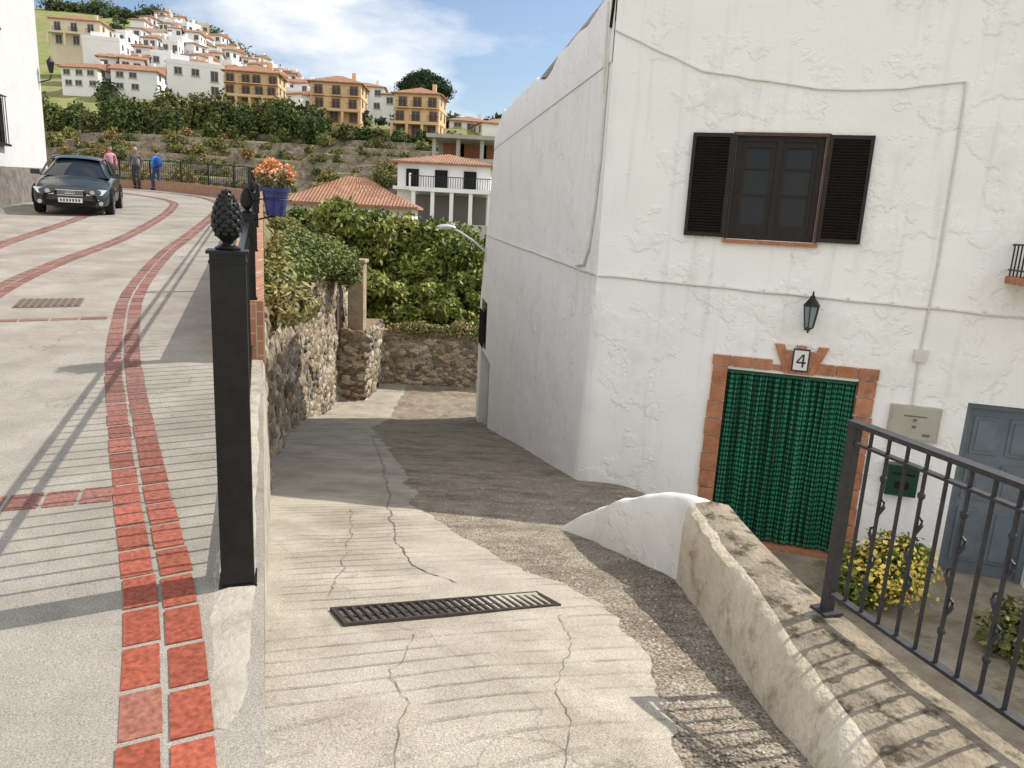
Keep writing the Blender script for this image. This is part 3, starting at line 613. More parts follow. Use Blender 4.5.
b.build('mailbox',[nmat('mailbox_green',(.012,.05,.036),rough=.35),M_dark],parent=HE,bevel=.008)
b=MB();c=WP(2.30,0,.16);LX,LY=c.x,c.y
b.obox(WP(2.30,.60,.012),WD*.06,-WN*.02,(0,0,.2),0)
b.tube([WP(2.30,.56,.02),WP(2.30,.50,.06),WP(2.30,.49,.11),WP(2.30,.53,.16)],.009,0,8)
b.lathe((LX,LY,.53),[(.02,0),(.045,.01),(.05,.02)],0,6)
b.lathe((LX,LY,.55),[(.045,0),(.075,.22)],1,6)
for k in range(6):
    a=2*math.pi*k/6;b.tube([(LX+.047*math.cos(a),LY+.047*math.sin(a),.55),(LX+.078*math.cos(a),LY+.078*math.sin(a),.77)],.006,0,5)
b.lathe((LX,LY,.77),[(.09,0),(.088,.012),(.05,.06),(.03,.085),(.028,.10),(.012,.115),(.012,.13),(.004,.16)],0,6)
b.build('wall_lantern',[M_black,nmat('lantern_glass',(.22,.27,.30),rough=.2)],parent=HE)
b=MB();wbox(b,4.04,5.6,1.13,1.2,0,.5,1)
for k in range(16): b.tube([WP(4.08+k*.1,1.2,.46),WP(4.08+k*.1,1.5,.46)],.008,0,6)
for k in range(5): b.tube([WP(4.06,1.2,.04+k*.1),WP(4.06,1.5,.04+k*.1)],.008,0,6)
b.tube([WP(4.06,1.5,0),WP(4.06,1.5,.46),WP(5.6,1.5,.46)],.012,0,6);b.tube([WP(4.06,1.26,0),WP(4.06,1.26,.46),WP(5.6,1.26,.46)],.01,0,6)
b.build('balcony',[M_black,M_terr],parent=HE)
b=MB();fbox(b,10.2,12.6,-6,-2.15,-.3,-.26,0);fbox(b,10.2,10.26,-6,-2.15,-.25,-.05,0)
b.build('garage_door',[nmat('old_grey_door',(.22,.22,.22),(.32,.31,.3),scale=3,rough=.8,bump=.6)],parent=HE)
b=MB();fbox(b,11.4,12.6,-2.0,-.75,0.0,.02,0)
for k in range(6): b.tube([FP(11.45+k*.22,-2.0,.08),FP(11.45+k*.22,-1.0,.08)],.012,1,6)
b.build('barred_window',[M_glass,M_black],parent=HE)
b=MB();q0=CORN+FD*12.2+Vector((0,0,.55))
b.tube([q0,q0+FN*.35+Vector((0,0,.28)),q0+FN*.75+Vector((0,0,.52)),q0+FN*.95+Vector((0,0,.60))],.03,0,8)
b.obox(q0+FN*.02+Vector((0,0,-.05)),FN*.05,FD*.14,(0,0,.4),0)
vs=[];hc=q0+FN*1.12+Vector((0,0,.64))
for q in ICO2[0]: vs.append(hc+FN*q[0]*.28+FD*q[1]*.13+Vector((0,0,max(-.02,q[2]*.09)))-Vector((0,0,.02)))
b.add(vs,ICO2[1],0);b.obox(hc+FN*.04-Vector((0,0,.05)),FN*.34,FD*.18,(0,0,.03),1)
b.build('street_lamp',[nmat('lamp_grey',(.6,.61,.62),rough=.4),nmat('lamp_diff',(.75,.75,.72),rough=.3)],smooth=True,auto=40)
# ------------------------------------------------------------ parapet wall right + white wall
def mk_parapet():
    b=MB();rows=[]
    st=[(3.92,1.02,1.28),(3.5,1.05,1.30),(3.0,1.07,1.36),(2.76,1.08,1.42),(2.3,1.10,1.53),(1.9,1.12,1.66),(1.4,1.15,1.83),(.8,1.18,2.05),(0,1.24,2.35),(-3,1.5,3.5)]
    ys=list(np.arange(3.92,0,-.05))+[-1,-3]
    for y in ys:
        l=interp(y,[(q[0],q[1]) for q in st[::-1]]);rt=interp(y,[(q[0],q[2]) for q in st[::-1]])
        n1=.022*noise.noise(Vector((0,y*2.2,1)))+.016*noise.noise(Vector((0,y*9,1)));n2=.014*noise.noise(Vector((4,y*3.1,1)))+.010*noise.noise(Vector((4,y*11,1)))
        n3=.01*noise.noise(Vector((8,y*5,1)))
        zg=zal(l,y);zb=zg-.3;batter=.10*min(1,max(0,(3.9-y)/2));hgt=0-zg
        row=[(l-batter-.02+n3,y,zb)]
        for t in (.15,.5,.8): row.append((l-batter*(1-t)-.014+n2*t+n3,y,zg+hgt*t*.85))
        row+=[(l+n1-.01,y,-.035+n2*.4),(l+.03+n1,y,-.008+n2*.5),((l+rt)/2,y,.004+n1*.7),(rt-.03,y,-.006+n3*.4),(rt+n2,y,-.05),(rt+.02,y,-2.1)]
        rows.append(row)
    n=10;base=len(b.v);b.add([p for r_ in rows for p in r_],[])
    for i in range(len(rows)-1):
        for k in range(n-1):
            b.f.append([base+i*n+k,base+i*n+k+1,base+(i+1)*n+k+1,base+(i+1)*n+k]);b.m.append(1 if 5<=k<=7 else 0)
    b.f.append([base+k for k in range(n)]);b.m.append(0)
    b.build('parapet_wall',[M_cream,M_moss],smooth=True,auto=50)
    b=MB();pts=[(1.15,3.93,-.02),(1.07,4.15,-.04),(.98,4.38,-.12),(.88,4.62,-.25),(.78,4.84,-.38),(.68,5.03,-.51),(.58,5.2,-.64),(.50,5.32,-.76),(.45,5.4,-.88)]
    P=[Vector(p) for p in pts];rows=[];Q=[]
    for i in range(len(P)-1):
        for k in range(6): Q.append(P[i].lerp(P[i+1],k/6))
    Q.append(P[-1])
    for i,p in enumerate(Q):
        t=(Q[min(i+1,len(Q)-1)]-Q[max(i-1,0)]);t.z=0;t.normalize();n=Vector((-t.y,t.x,0));w=.085;j=.018*noise.noise(Vector((i*.27,0,0)));j2=.022*noise.noise(Vector((i*.2,5,0)))
        rows.append([p+n*(w+.05+j2)+Vector((0,0,-1.1-p.z)),p+n*(w+.02+j2)+Vector((0,0,(-.25))),p+n*(w+j)+Vector((0,0,-.05+j2)),p+n*(w*.7)+Vector((0,0,-.012+j2)),p+Vector((0,0,.005+j2)),p-n*(w*.7)+Vector((0,0,-.012+j2)),p-n*w+Vector((0,0,-.05)),p-n*(w+.03)+Vector((0,0,-2.1-p.z))])
    b.grid(rows);b.add(rows[-1],[tuple(range(8))]);b.add(rows[0],[tuple(range(8))])
    b.build('white_garden_wall',[plaster('old_whitewash',(.66,.64,.60),(.80,.785,.75))],smooth=True)
mk_parapet()
def mk_rail():
    b=MB();A=Vector((1.33,2.76,0));dr=Vector((.32,-.947,0)).normalized();nn=Vector((dr.y,-dr.x,0))
    b.obox(A+Vector((0,0,.395)),dr*.038,nn*.038,(0,0,.80));b.obox(A+Vector((0,0,.008)),dr*.09,nn*.09,(0,0,.012))
    L=4.2
    b.obox(A+dr*(L/2-.02)+Vector((0,0,.80)),dr*L,nn*.05,(0,0,.018));b.obox(A+dr*L/2+Vector((0,0,.09)),dr*L,nn*.035,(0,0,.014))
    b.obox(A+dr*L/2+Vector((0,0,.725)),dr*L,nn*.03,(0,0,.01))
    k=0;s=.085
    while s<L:
        p=A+dr*s
        b.tube([p+Vector((0,0,.09)),p+Vector((0,0,.795))],.008,0,6)
        if k%2==1:
            # two small opposed scrolls forged onto every other bar
            for zz,sg in ((.30,1),(.40,-1),(.52,1)):
                c=p+Vector((0,0,zz));b.tube([c-Vector((0,0,.03)),c+dr*sg*.010+Vector((0,0,-.008)),c+dr*sg*.022+Vector((0,0,.012)),c+dr*sg*.020+Vector((0,0,.032)),c+dr*sg*.008+Vector((0,0,.040))],[.006,.008,.007,.006,.004],0,6)
            b.lathe(p+Vector((0,0,.20)),[(.007,0),(.013,.008),(.013,.02),(.007,.028)],0,8);b.lathe(p+Vector((0,0,.62)),[(.007,0),(.013,.008),(.013,.02),(.007,.028)],0,8)
        if abs(s-2.04)<.05: b.obox(p+Vector((0,0,.395)),dr*.035,nn*.035,(0,0,.80))
        s+=.085;k+=1
    b.build('iron_railing',[M_rail])
mk_rail()
leaves('flowering_shrub',[(3.62,6.75,-1.72,.3,.28,.25),(3.85,6.7,-1.6,.25,.25,.28),(3.7,6.6,-1.55,.2,.2,.2),(3.45,6.6,-1.8,.2,.2,.18)],5200,.05,[(.10,.15,.03),(.16,.2,.05),(.26,.28,.08)],seed=12)
leaves('yellow_blossoms',[(3.7,6.55,-1.60,.40,.32,.34)],900,.05,[(.72,.52,.06),(.75,.6,.15)],seed=13,core=False,stretch=1,up=.6)
leaves('patio_planting',[(4.6+.35*i,5.9-.3*i*(i%2),-1.85+.1*(i%3),.35,.3,.3) for i in range(7)]+[(2.6+.3*i,3.8-.2*i,-1.9,.22,.22,.14) for i in range(5)],9000,.06,[(.08,.11,.03),(.15,.16,.06),(.24,.20,.10)],seed=14)
leaves('patio_blossoms',[(4.6+.35*i,5.8-.3*i*(i%2),-1.78+.1*(i%3),.35,.3,.28) for i in range(5)],500,.045,[(.7,.5,.08),(.7,.6,.3)],seed=15,core=False,stretch=1,up=.6)
# ------------------------------------------------------------ left building
def mk_leftb():
    E=empty('white_townhouse');A=Vector((-12.4,14,0));B=Vector((-15.3,24.6,0));d=(B-A).normalized();n=Vector((d.y,-d.x,0));L=(B-A).length
    P=lambda s,z,o=0:A+d*s+n*o+Vector((0,0,z))
    b=MB();b.add([P(-8,0),P(L,0),P(L,10.5),P(-8,10.5),P(-8,0,-9),P(L,0,-9),P(L,10.5,-9),P(-8,10.5,-9)],[(0,1,2,3),(1,5,6,2),(3,2,6,7),(4,5,6,7),(0,4,7,3)])
    b.build('walls',[nmat('townhouse_white',(.60,.60,.60),(.66,.66,.66),scale=1.5,rough=.9,bump=.5,bscale=8)],parent=E)
    b=MB();b.add([P(-8,0,.06),P(L+.06,0,.06),P(L+.06,2.3,.06),P(-8,1.7,.06),P(-8,1.7,0),P(L+.06,2.3,-.0),P(L+.06,0,-9),P(L+.06,2.3,-9)],[(0,1,2,3),(3,2,5,4),(1,6,7,2)])
    b.build('stone_plinth',[nmat('plinth',(.14,.125,.11),(.27,.24,.21),scale=4,rough=.9,bump=.8,bscale=8)],parent=E)
    b=MB()
    for s,z0,z1 in((7.0,2.8,4.0),(7.0,5.8,7.2)):
        b.obox(P(s,(z0+z1)/2,.02),d*1.1,n*.05,(0,0,z1-z0),0)
        for k in range(7): q=P(s-.5+k/6,0,.14);b.tube([(q.x,q.y,z0-.05),(q.x,q.y,z1+.05)],.012,1,6)
        b.obox(P(s,z1+.04,.08),d*1.15,n*.16,(0,0,.03),1);b.obox(P(s,z0-.04,.08),d*1.15,n*.2,(0,0,.06),1)
    b.build('barred_windows',[M_glass,M_black],parent=E)
    b=MB();q=P(L-.1,5.2,.35);b.tube([P(L-.1,4.9,0),P(L-.1,5.0,.3),P(L-.1,5.15,.35)],.02,0,6);b.lathe(q,[(.06,0),(.12,.3),(.13,.32),(.03,.45),(.01,.5)],0,6);b.build('street_lantern',[M_black],parent=E)
mk_leftb()
# ------------------------------------------------------------ houses on the hill
M_tile=nmat('roof_tiles',(.33,.16,.10),(.47,.27,.17),scale=1.5,rough=.85,c3=(.28,.17,.13),s3=.8)
nt=M_tile.node_tree;N=nt.nodes;L=nt.links;bs=N['Principled BSDF'];tc=N.new('ShaderNodeTexCoord');w=N.new('ShaderNodeTexWave');w.bands_direction='X';w.inputs['Scale'].default_value=1.6
L.new(tc.outputs['Object'],w.inputs['Vector']);bp=N.new('ShaderNodeBump');bp.inputs['Strength'].default_value=.8;bp.inputs['Distance'].default_value=.08;L.new(w.outputs['Fac'],bp.inputs['Height']);L.new(bp.outputs['Normal'],bs.inputs['Normal'])
M_wfar=nmat('far_white_wall',(.80,.80,.80),(.86,.86,.86),scale=.5,rough=.9)
M_yfar=nmat('ochre_wall',(.64,.45,.25),(.74,.55,.33),scale=.6,rough=.9)
M_bfar=nmat('beige_wall',(.66,.56,.43),(.74,.64,.51),scale=.5,rough=.9)
M_trim=nmat('trim_red',(.40,.18,.10),rough=.8)
M_cfar=nmat('bare_concrete',(.36,.34,.31),(.45,.43,.39),scale=.7,rough=.9)
M_gfar=nmat('far_window',(.07,.07,.075),rough=.3)
def hip(b,w,d,z,h,ov=.45,mi=1,gable=False):
    W_=w/2+ov;D_=d/2+ov;r_=max(0.01,W_-D_) if not gable else W_
    b.add([(-W_,-D_,z),(W_,-D_,z),(W_,D_,z),(-W_,D_,z),(-r_,0,z+h),(r_,0,z+h)],[(0,1,5,4),(1,2,5),(2,3,4,5),(3,0,4)],mi)
    b.add([(-W_,-D_,z-.14),(W_,-D_,z-.14),(W_,D_,z-.14),(-W_,D_,z-.14),(-W_,-D_,z),(W_,-D_,z),(W_,D_,z),(-W_,D_,z)],[(0,3,2,1),(0,1,5,4),(1,2,6,5),(2,3,7,6),(3,0,4,7)],mi)
def win(b,x,z,w,h,y,frame=3,glass=2):
    b.box((x-w/2-.12,y-.05,z-.12),(x+w/2+.12,y-.0,z+h+.12),frame);b.box((x-w/2,y-.075,z),(x+w/2,y-.051,z+h),glass);b.box((x-.04,y-.09,z),(x+.04,y-.076,z+h),frame);b.box((x-w/2-.2,y-.22,z-.2),(x+w/2+.2,y-.01,z-.125),frame)
def house(name,x,y,z,w,d,h,st=2,cols=3,roof='hip',rot=0,wm=None,rh=1.8,balc=False,seed=0,arc=False,trim=None,base=4):
    b=MB();b.mat=Matrix.Translation((x,y,z))@Matrix.Rotation(rot,4,'Z');rr=random.Random(seed)
    b.box((-w/2,-d/2,-base),(w/2,d/2,h),0)
    fh=h/st
    for s in range(st):
        for c in range(cols):
            if not balc and rr.random()<.25: continue
            xx=-w/2+(c+.5)*w/cols+rr.uniform(-.25,.25);door=(rr.random()<.3) or balc
            ww=min(1.1,w/cols*.5);hh=fh*(.62 if door else .4);zz=s*fh+(fh*.08 if door else fh*.32)
            win(b,xx,zz+.15,ww,hh,-d/2,frame=3)
            if balc and s>0:
                b.box((xx-.9,-d/2-.75,s*fh-.02),(xx+.9,-d/2-.01,s*fh+.1),0)
                for k in range(10): b.box((xx-.88+k*.19,-d/2-.74,s*fh+.1),(xx-.85+k*.19,-d/2-.71,s*fh+.95),4)
                b.box((xx-.9,-d/2-.76,s*fh+.95),(xx+.9,-d/2-.69,s*fh+1.0),4)
        for e in(-1,1):
            for c in range(2):
                yy=-d/4+c*d/2;zz=s*fh+fh*.35;X=e*w/2
                b.box((min(X,X+e*.05),yy-.5,zz),(max(X,X+e*.05),yy+.5,zz+1.1),2)
        if arc and s==0:
            for c in range(cols+1): b.box((-w/2+c*w/cols-.2,-d/2-1.6,-.3),(-w/2+c*w/cols+.2,-d/2-1.2,fh-.4),0)
            b.box((-w/2-.2,-d/2-1.65,fh-.4),(w/2+.2,-d/2-.01,fh-.05),0)
    if trim:
        for s in range(1,st): b.box((-w/2-.06,-d/2-.06,s*fh-.1),(w/2+.06,d/2+.06,s*fh-.03),3)
    if roof=='hip': hip(b,w,d,h+.14,rh)
    elif roof=='gable': hip(b,w,d,h+.14,rh,gable=True)
    else:
        b.box((-w/2-.05,-d/2-.05,h),(w/2+.05,-d/2+.2,h+.7),0);b.box((-w/2-.05,-d/2+.2,h),(-w/2+.2,d/2,h+.7),0);b.box((w/2-.2,-d/2+.2,h),(w/2+.05,d/2,h+.7),0)
        if w>6: b.box((-w/4-1.2,0,h),(-w/4+1.5,2.5,h+2.1),0)
    b.box((w/4,0,h),(w/4+.6,.6,h+rh+.7),0)
    b.build(name,[wm or M_wfar,M_tile,M_gfar,trim or M_cfar,M_black])
house('ochre_villa',-46,133,17.3,8.6,7,5.4,3,4,'hip',.12,M_yfar,1.6,True,1,True,M_trim)
house('ochre_villa',-30.6,128,15.0,8.0,7,6.0,3,3,'hip',.05,M_yfar,1.5,True,2,True,M_trim)
house('ochre_villa',-16.6,123,13.0,7.0,7,6.2,3,3,'hip',-.05,M_yfar,1.4,True,3,True,M_trim)
house('white_block_house',-60.5,143,19.8,9.5,7,5.2,2,3,'flat',.45,M_wfar,seed=4)
house('red_roofed_house',-73,148,20.5,8,7,3.9,2,3,'gable',.15,M_wfar,1.4,seed=5)
house('red_roofed_house',-83.5,150,21.0,7,7,3.7,2,3,'gable',-.05,M_wfar,1.3,seed=6)
house('beige_house',-98.5,175,33,10,8,5.2,2,3,'hip',.15,M_bfar,1.5,True,7,True)
house('village_house',-87,163,28,7,7,4.3,2,2,'flat',.2,M_wfar,1.5,seed=8)
rr=random.Random(21)
for row,(Y,n,xa,xb) in enumerate([(156,9,-84,-36),(164,10,-84,-34),(173,11,-92,-34),(182,13,-98,-34),(192,14,-104,-38),(203,14,-106,-44),(214,14,-108,-50),(226,12,-112,-56),(240,11,-116,-66),(256,9,-120,-78),(274,7,-128,-90)]):
    for k in range(n):
        x=xa+(xb-xa)*(k+.5)/n+rr.uniform(-1.6,1.6);y=Y+rr.uniform(-3,3);z=hill(x,y)
        w_=(xb-xa)/n*rr.uniform(.65,1.05);w_=max(3.6,min(w_,7.5));hh=rr.choice([2.9,3.2,4.8,5.2,5.6])
        if rr.random()<.07: continue
        house('village_house',x,y,z+.2,w_,rr.uniform(5,7),hh,2 if hh>4 else 1,max(2,int(w_/2.6)),rr.choice(['hip','gable','flat','gable','flat']),rr.uniform(-.5,.5),rr.choice([M_wfar]*7+[M_bfar]),rr.uniform(.8,1.2),seed=row*20+k)
for k,(x,y,z,w_,h) in enumerate([(-24,158,19,9,5),(-34,166,21.5,8,5),(-10,135,14,7,3),(-4,128,12,8,4)]):
    house('village_house',x,y,z,w_,7,h,2,3,'hip',.1*k,M_wfar,1.2,seed=90+k)
b=MB()
for i in range(4):
    for j in range(2): b.box((-10+i*2.6,84+j*6,3),(-9.6+i*2.6,84.4+j*6,10),0)
for z in(7.2,9.6): b.box((-10.6,83.4,z),(-1.2,91,z+.4),0)
b.box((-9.5,90,3),(-2.2,90.3,9.6),1);b.build('unfinished_concrete_building',[M_cfar,M_terr])
b=MB();b.box((-10.0,61,-1),(-2.6,69,3.3),0);b.box((-10.2,60.2,3.3),(-2.4,69,3.55),0);b.box((-10.0,61.2,3.55),(-2.6,69,5.35),0)
b.mat=Matrix.Translation((-6.3,65,0));hip(b,7.4,7.6,5.5,1.0,.6,1);b.mat=Matrix.Identity(4)
for x in np.arange(-8.4,-2.3,1.48): b.box((x-.14,59.0,-1),(x+.14,59.3,3.2),0)
b.box((-8.7,58.9,3.2),(-2.2,60.19,3.5),0);b.box((-8.4,60.4,-1),(-2.8,60.99,3.0),4)
for k in range(34): b.box((-8.6+k*.19,58.95,3.5),(-8.56+k*.19,58.99,4.3),3)
b.box((-8.7,58.93,4.3),(-2.2,59.01,4.36),3)
for x in(-8.8,-6.5,-4.2): b.box((x-.5,61.1,3.6),(x+.5,61.19,4.95),2)
b.box((-9.0,60.6,3.56),(-8.86,61,4.6),0)
b.build('balcony_house',[M_wfar,M_tile,M_dark,M_black,nmat('undercroft',(.15,.145,.14),rough=.9)])
b=MB();b.mat=Matrix.Translation((-10.2,47,0))@Matrix.Rotation(.08,4,'Z');b.box((-3.6,-3,-8),(3.6,3.4,1.75),0);hip(b,7.2,6.4,1.85,1.6,.35,1)
for k in range(-9,10):
    b.tube([(k*.42*.15,-.02,3.46),(k*.42,-3.35,1.88)],.05,1,5)
for x in(-2,0.2,2.2): win(b,x,.2,.9,.9,-3,frame=0,glass=2)
b.build('tile_roofed_house',[M_wfar,M_tile,M_glass])
b=MB();b.box((-6,52,-8),(3,53,.9),0);b.box((-2.6,46,-8),(1.5,48,-.3),0);b.build('concrete_retaining_wall',[M_cfar])
# ------------------------------------------------------------ trees
GR=[(.12,.17,.03),(.19,.23,.05),(.29,.31,.08),(.08,.12,.025),(.33,.32,.09)]
def tree(name,x,y,zg,H,R,n,size,cols,seed,trunk=.16,flat=.8):
    E=empty(name);rr=random.Random(seed);b=MB();zc=zg+H-R*flat
    b.tube([(x,y,zg-.5),(x+rr.uniform(-.1,.1)*R,y,zg+H*.25),(x+rr.uniform(-.1,.1)*R,y,zc)],[trunk,trunk*.75,trunk*.4],0,8);bl=[]
    for k in range(14):
        a=k*2.4+rr.random();q=R*rr.uniform(.3,.95);zz=zc+R*flat*rr.uniform(-.7,.75);s=R*rr.uniform(.18,.38)
        px,py=x+math.cos(a)*q,y+math.sin(a)*q;bl.append((px,py,zz,s*1.1,s*1.1,s*.8));b.tube([(x,y,zg+H*.3),((x+px)/2,(y+py)/2,(zg+H*.3+zz)/2+.1),(px,py,zz)],[trunk*.5,trunk*.35,trunk*.15],0,5)
    bl.append((x,y,zc,R*.5,R*.5,R*flat*.55))
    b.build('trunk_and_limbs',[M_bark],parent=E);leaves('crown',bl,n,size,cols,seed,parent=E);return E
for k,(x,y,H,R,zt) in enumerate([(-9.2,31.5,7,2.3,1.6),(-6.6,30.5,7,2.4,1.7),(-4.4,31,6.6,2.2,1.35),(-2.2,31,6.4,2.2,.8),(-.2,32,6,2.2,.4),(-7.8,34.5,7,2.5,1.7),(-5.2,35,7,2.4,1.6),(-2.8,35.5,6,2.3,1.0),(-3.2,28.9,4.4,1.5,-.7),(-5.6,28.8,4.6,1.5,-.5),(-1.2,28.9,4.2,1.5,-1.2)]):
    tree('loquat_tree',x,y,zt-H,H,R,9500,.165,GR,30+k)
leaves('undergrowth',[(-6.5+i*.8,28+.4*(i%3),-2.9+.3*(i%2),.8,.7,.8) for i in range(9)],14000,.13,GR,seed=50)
rr=random.Random(77);bl=[]
for k in range(72):
    x=-70+40*k/72+rr.uniform(-2,2);y=rr.uniform(108,123)
    s=rr.choice([.8,1.1,1.5,2.1])*rr.uniform(.8,1.15);bl.append((x,y,hill(x,y)+s*.9,s,s,s*rr.uniform(.8,1.7)))
for k in range(26):
    x=-30+22*k/26+rr.uniform(-1,1);y=rr.uniform(112,119);s=rr.uniform(.6,1.3);bl.append((x,y,hill(x,y)+s*.7,s,s,s))
leaves('tree_belt',bl,60000,.38,[(.055,.085,.025),(.085,.12,.035),(.13,.155,.045),(.11,.11,.04),(.17,.18,.055)],seed=51,mat=M_leaffar)
bl=[]
for k in range(420):
    x=rr.uniform(-64,-2);y=rr.uniform(62,112);s=rr.uniform(.28,.75)*(1 if rr.random()<.88 else 1.9);bl.append((x,y,hill(x,y)+s*.6,s,s,s*.85))
leaves('terrace_orchard',bl,70000,.22,[(.07,.11,.035),(.12,.15,.05),(.2,.21,.07),(.28,.23,.08),(.14,.17,.06),(.36,.2,.08)],seed=52,mat=M_leaffar,corecol=(.05,.06,.025))
bl=[]
for k in range(190):
    y=rr.uniform(128,320);x=rr.uniform(-.55,-.05)*y;s=rr.uniform(.8,2.2);bl.append((x,y,hill(x,y)+s*.6,s,s,s))
for k in range(120):
    y=rr.uniform(290,390);x=rr.uniform(-.6,-.3)*y;s=rr.uniform(3,6);bl.append((x,y,hill(x,y)+s*.3,s,s,s*.6))
leaves('hillside_trees',bl,60000,.7,[(.06,.09,.04),(.09,.12,.05),(.12,.15,.07)],seed=53,mat=M_leaffar)
E=empty('umbrella_pine');b=MB();b.tube([(-19.6,150,17),(-19.4,150,21),(-19.6,150,25)],[.35,.28,.2],0,8);bl=[]
for k in range(16):
    a=k*2.4;q=4.2*math.sqrt(k/16);px,py=-19.6+math.cos(a)*q,150+math.sin(a)*q*.8;zz=26.6-q*q*.16;bl.append((px,py,zz,1.9,1.9,1.5));b.tube([(-19.5,150,22.5),(px,py,zz-.5)],[.16,.06],0,5)
b.build('trunk_and_limbs',[M_bark],parent=E);leaves('crown',bl,16000,.32,[(.02,.045,.018),(.035,.07,.022),(.055,.085,.03)],54,parent=E,mat=M_leaffar)
bl=[(-12+rr.uniform(-3,9),138+rr.uniform(-4,8),16+rr.uniform(-2,2),1.8,1.8,1.5) for k in range(14)];leaves('hilltop_trees',bl,12000,.4,[(.04,.07,.02),(.07,.10,.03)],seed=55,mat=M_leaffar)
# ------------------------------------------------------------ car
def mk_car():
    E=empty('parked_car')
    paint=nmat('car_paint',(.03,.038,.037),(.036,.045,.044),scale=3,rough=.2,spec=.6)
    def loft(secs,name,mat,closeends=True,sub=2):
        b=MB();b.grid(secs,0)
        if closeends: n=len(secs[0]);b.add(secs[0],[tuple(range(n))]);b.add(secs[-1],[tuple(range(n))[::-1]])
        o=b.build(name,[mat],parent=E,smooth=True)
        m=o.modifiers.new('w','WELD');m.merge_threshold=.001
        s=o.modifiers.new('s','SUBSURF');s.levels=sub;s.render_levels=sub
        return o
    st=[(2.08,.60,.32,.52,.58),(2.05,.72,.24,.60,.68),(1.9,.82,.20,.66,.76),(1.45,.86,.20,.76,.87),(.9,.87,.20,.86,.95),(.2,.87,.20,.90,.96),(-.8,.87,.20,.93,.97),(-1.5,.86,.22,.94,.98),(-1.9,.83,.25,.92,.97),(-2.05,.76,.32,.84,.92),(-2.08,.66,.40,.70,.78)]
    secs=[]
    for x,w_,zb,zl,zt in st:
        secs.append([(x,-w_*.0,zb),(x,-w_*.9,zb),(x,-w_,zb+.1),(x,-w_,zl-.15),(x,-w_*.95,zl),(x,-w_*.55,zt),(x,0,zt+.01),(x,w_*.55,zt),(x,w_*.95,zl),(x,w_,zl-.15),(x,w_,zb+.1),(x,w_*.9,zb)])
    for i in range(len(secs)): secs[i].append(secs[i][0])
    loft(secs,'body',paint)
    gh=[(.95,.70,.90,.92),(.25,.66,.92,1.33),(-.15,.64,.92,1.41),(-.9,.63,.92,1.40),(-1.45,.62,.93,1.30),(-1.95,.66,.93,.97)]
    secs=[]
    for x,w_,zb,zt in gh:
        tw=w_*.84 if zt>1.1 else w_
        secs.append([(x,-w_-.1,zb),(x,-tw-.03,zb+(zt-zb)*.75),(x,-tw*.85,zt),(x,0,zt+.025),(x,tw*.85,zt),(x,tw+.03,zb+(zt-zb)*.75),(x,w_+.1,zb)])
    loft(secs,'glasshouse',nmat('car_glass',(.02,.025,.028),rough=.03,spec=.5),False)
    secs=[]
    for x,w_,zb,zt in [(.3,.62,1.3,1.355),(-.15,.62,1.35,1.43),(-.9,.61,1.34,1.42),(-1.42,.58,1.27,1.33)]:
        secs.append([(x,-w_*.88,zb+.02),(x,-w_*.82,zt),(x,0,zt+.025),(x,w_*.82,zt),(x,w_*.88,zb+.02)])
    loft(secs,'roof_panel',paint,False,1)
    b=MB()
    for sy in(-1,1):
        b.tube([(.98,sy*.76,.92),(.28,sy*.60,1.36)],.03,0,6);b.tube([(.28,sy*.60,1.36),(-.9,sy*.60,1.40),(-1.45,sy*.58,1.31),(-1.95,sy*.7,.97)],.028,0,6);b.tube([(-.45,sy*.74,.94),(-.45,sy*.6,1.38)],.03,0,6)
        b.obox((.62,sy*.93,.98),(.1,0,0),(0,.2,0),(0,0,.13),0)
    b.build('pillars_and_mirrors',[paint],parent=E,bevel=.02)
    for x in(1.28,-1.22):
        for sy in(-1,1):
            b=MB();b.lathe((x,sy*.78,.31),[(.18,-.10),(.30,-.10),(.315,-.06),(.315,.06),(.30,.10),(.18,.10)],0,28,'y')
            yy=sy*.875;b.lathe((x,yy-.01,.31),[(.19,0),(.19,.012)],1,24,'y')
            for k in range(6):
                a=k*math.pi/3;b.obox((x+.1*math.cos(a),yy+sy*.012,.31+.1*math.sin(a)),(.19*math.cos(a),0,.19*math.sin(a)),(-.035*math.sin(a),0,.035*math.cos(a)),(0,.02,0),2)
            b.build('wheel',[nmat('tyre',(.02,.02,.02),rough=.9),M_dark,nmat('alloy',(.5,.5,.52),rough=.3,metal=.9)],parent=E)
            b=MB();b.tube([(x+.36*math.cos(a),sy*.862,.31+.36*math.sin(a)) for a in np.linspace(-.1,math.pi+.1,16)],.035,0,6);b.build('wheel_arch',[M_dark],parent=E)
    b=MB()
    b.obox((2.06,0,.56),(.05,0,0),(0,.62,0),(0,0,.13),0)
    for k in range(5): b.obox((2.09,0,.51+k*.026),(.012,0,0),(0,.56,0),(0,0,.008),1)
    b.tube([(2.09,-.31,.625),(2.09,.31,.625)],.009,1,6);b.tube([(2.09,-.28,.495),(2.09,.28,.495)],.007,1,6)
    for k in range(4): 
        c=-.075+k*.05;b.tube([(2.105,c+.03*math.cos(a),.57+.03*math.sin(a)) for a in np.linspace(0,6.28,14)],.005,1,5)
    b.obox((2.09,0,.33),(.03,0,0),(0,1.1,0),(0,0,.11),0);b.obox((2.13,0,.385),(.01,0,0),(0,.52,0),(0,0,.11),2)
    for k in range(7): b.obox((2.137,-.2+k*.065,.385),(.004,0,0),(0,.03,0),(0,0,.065),0)
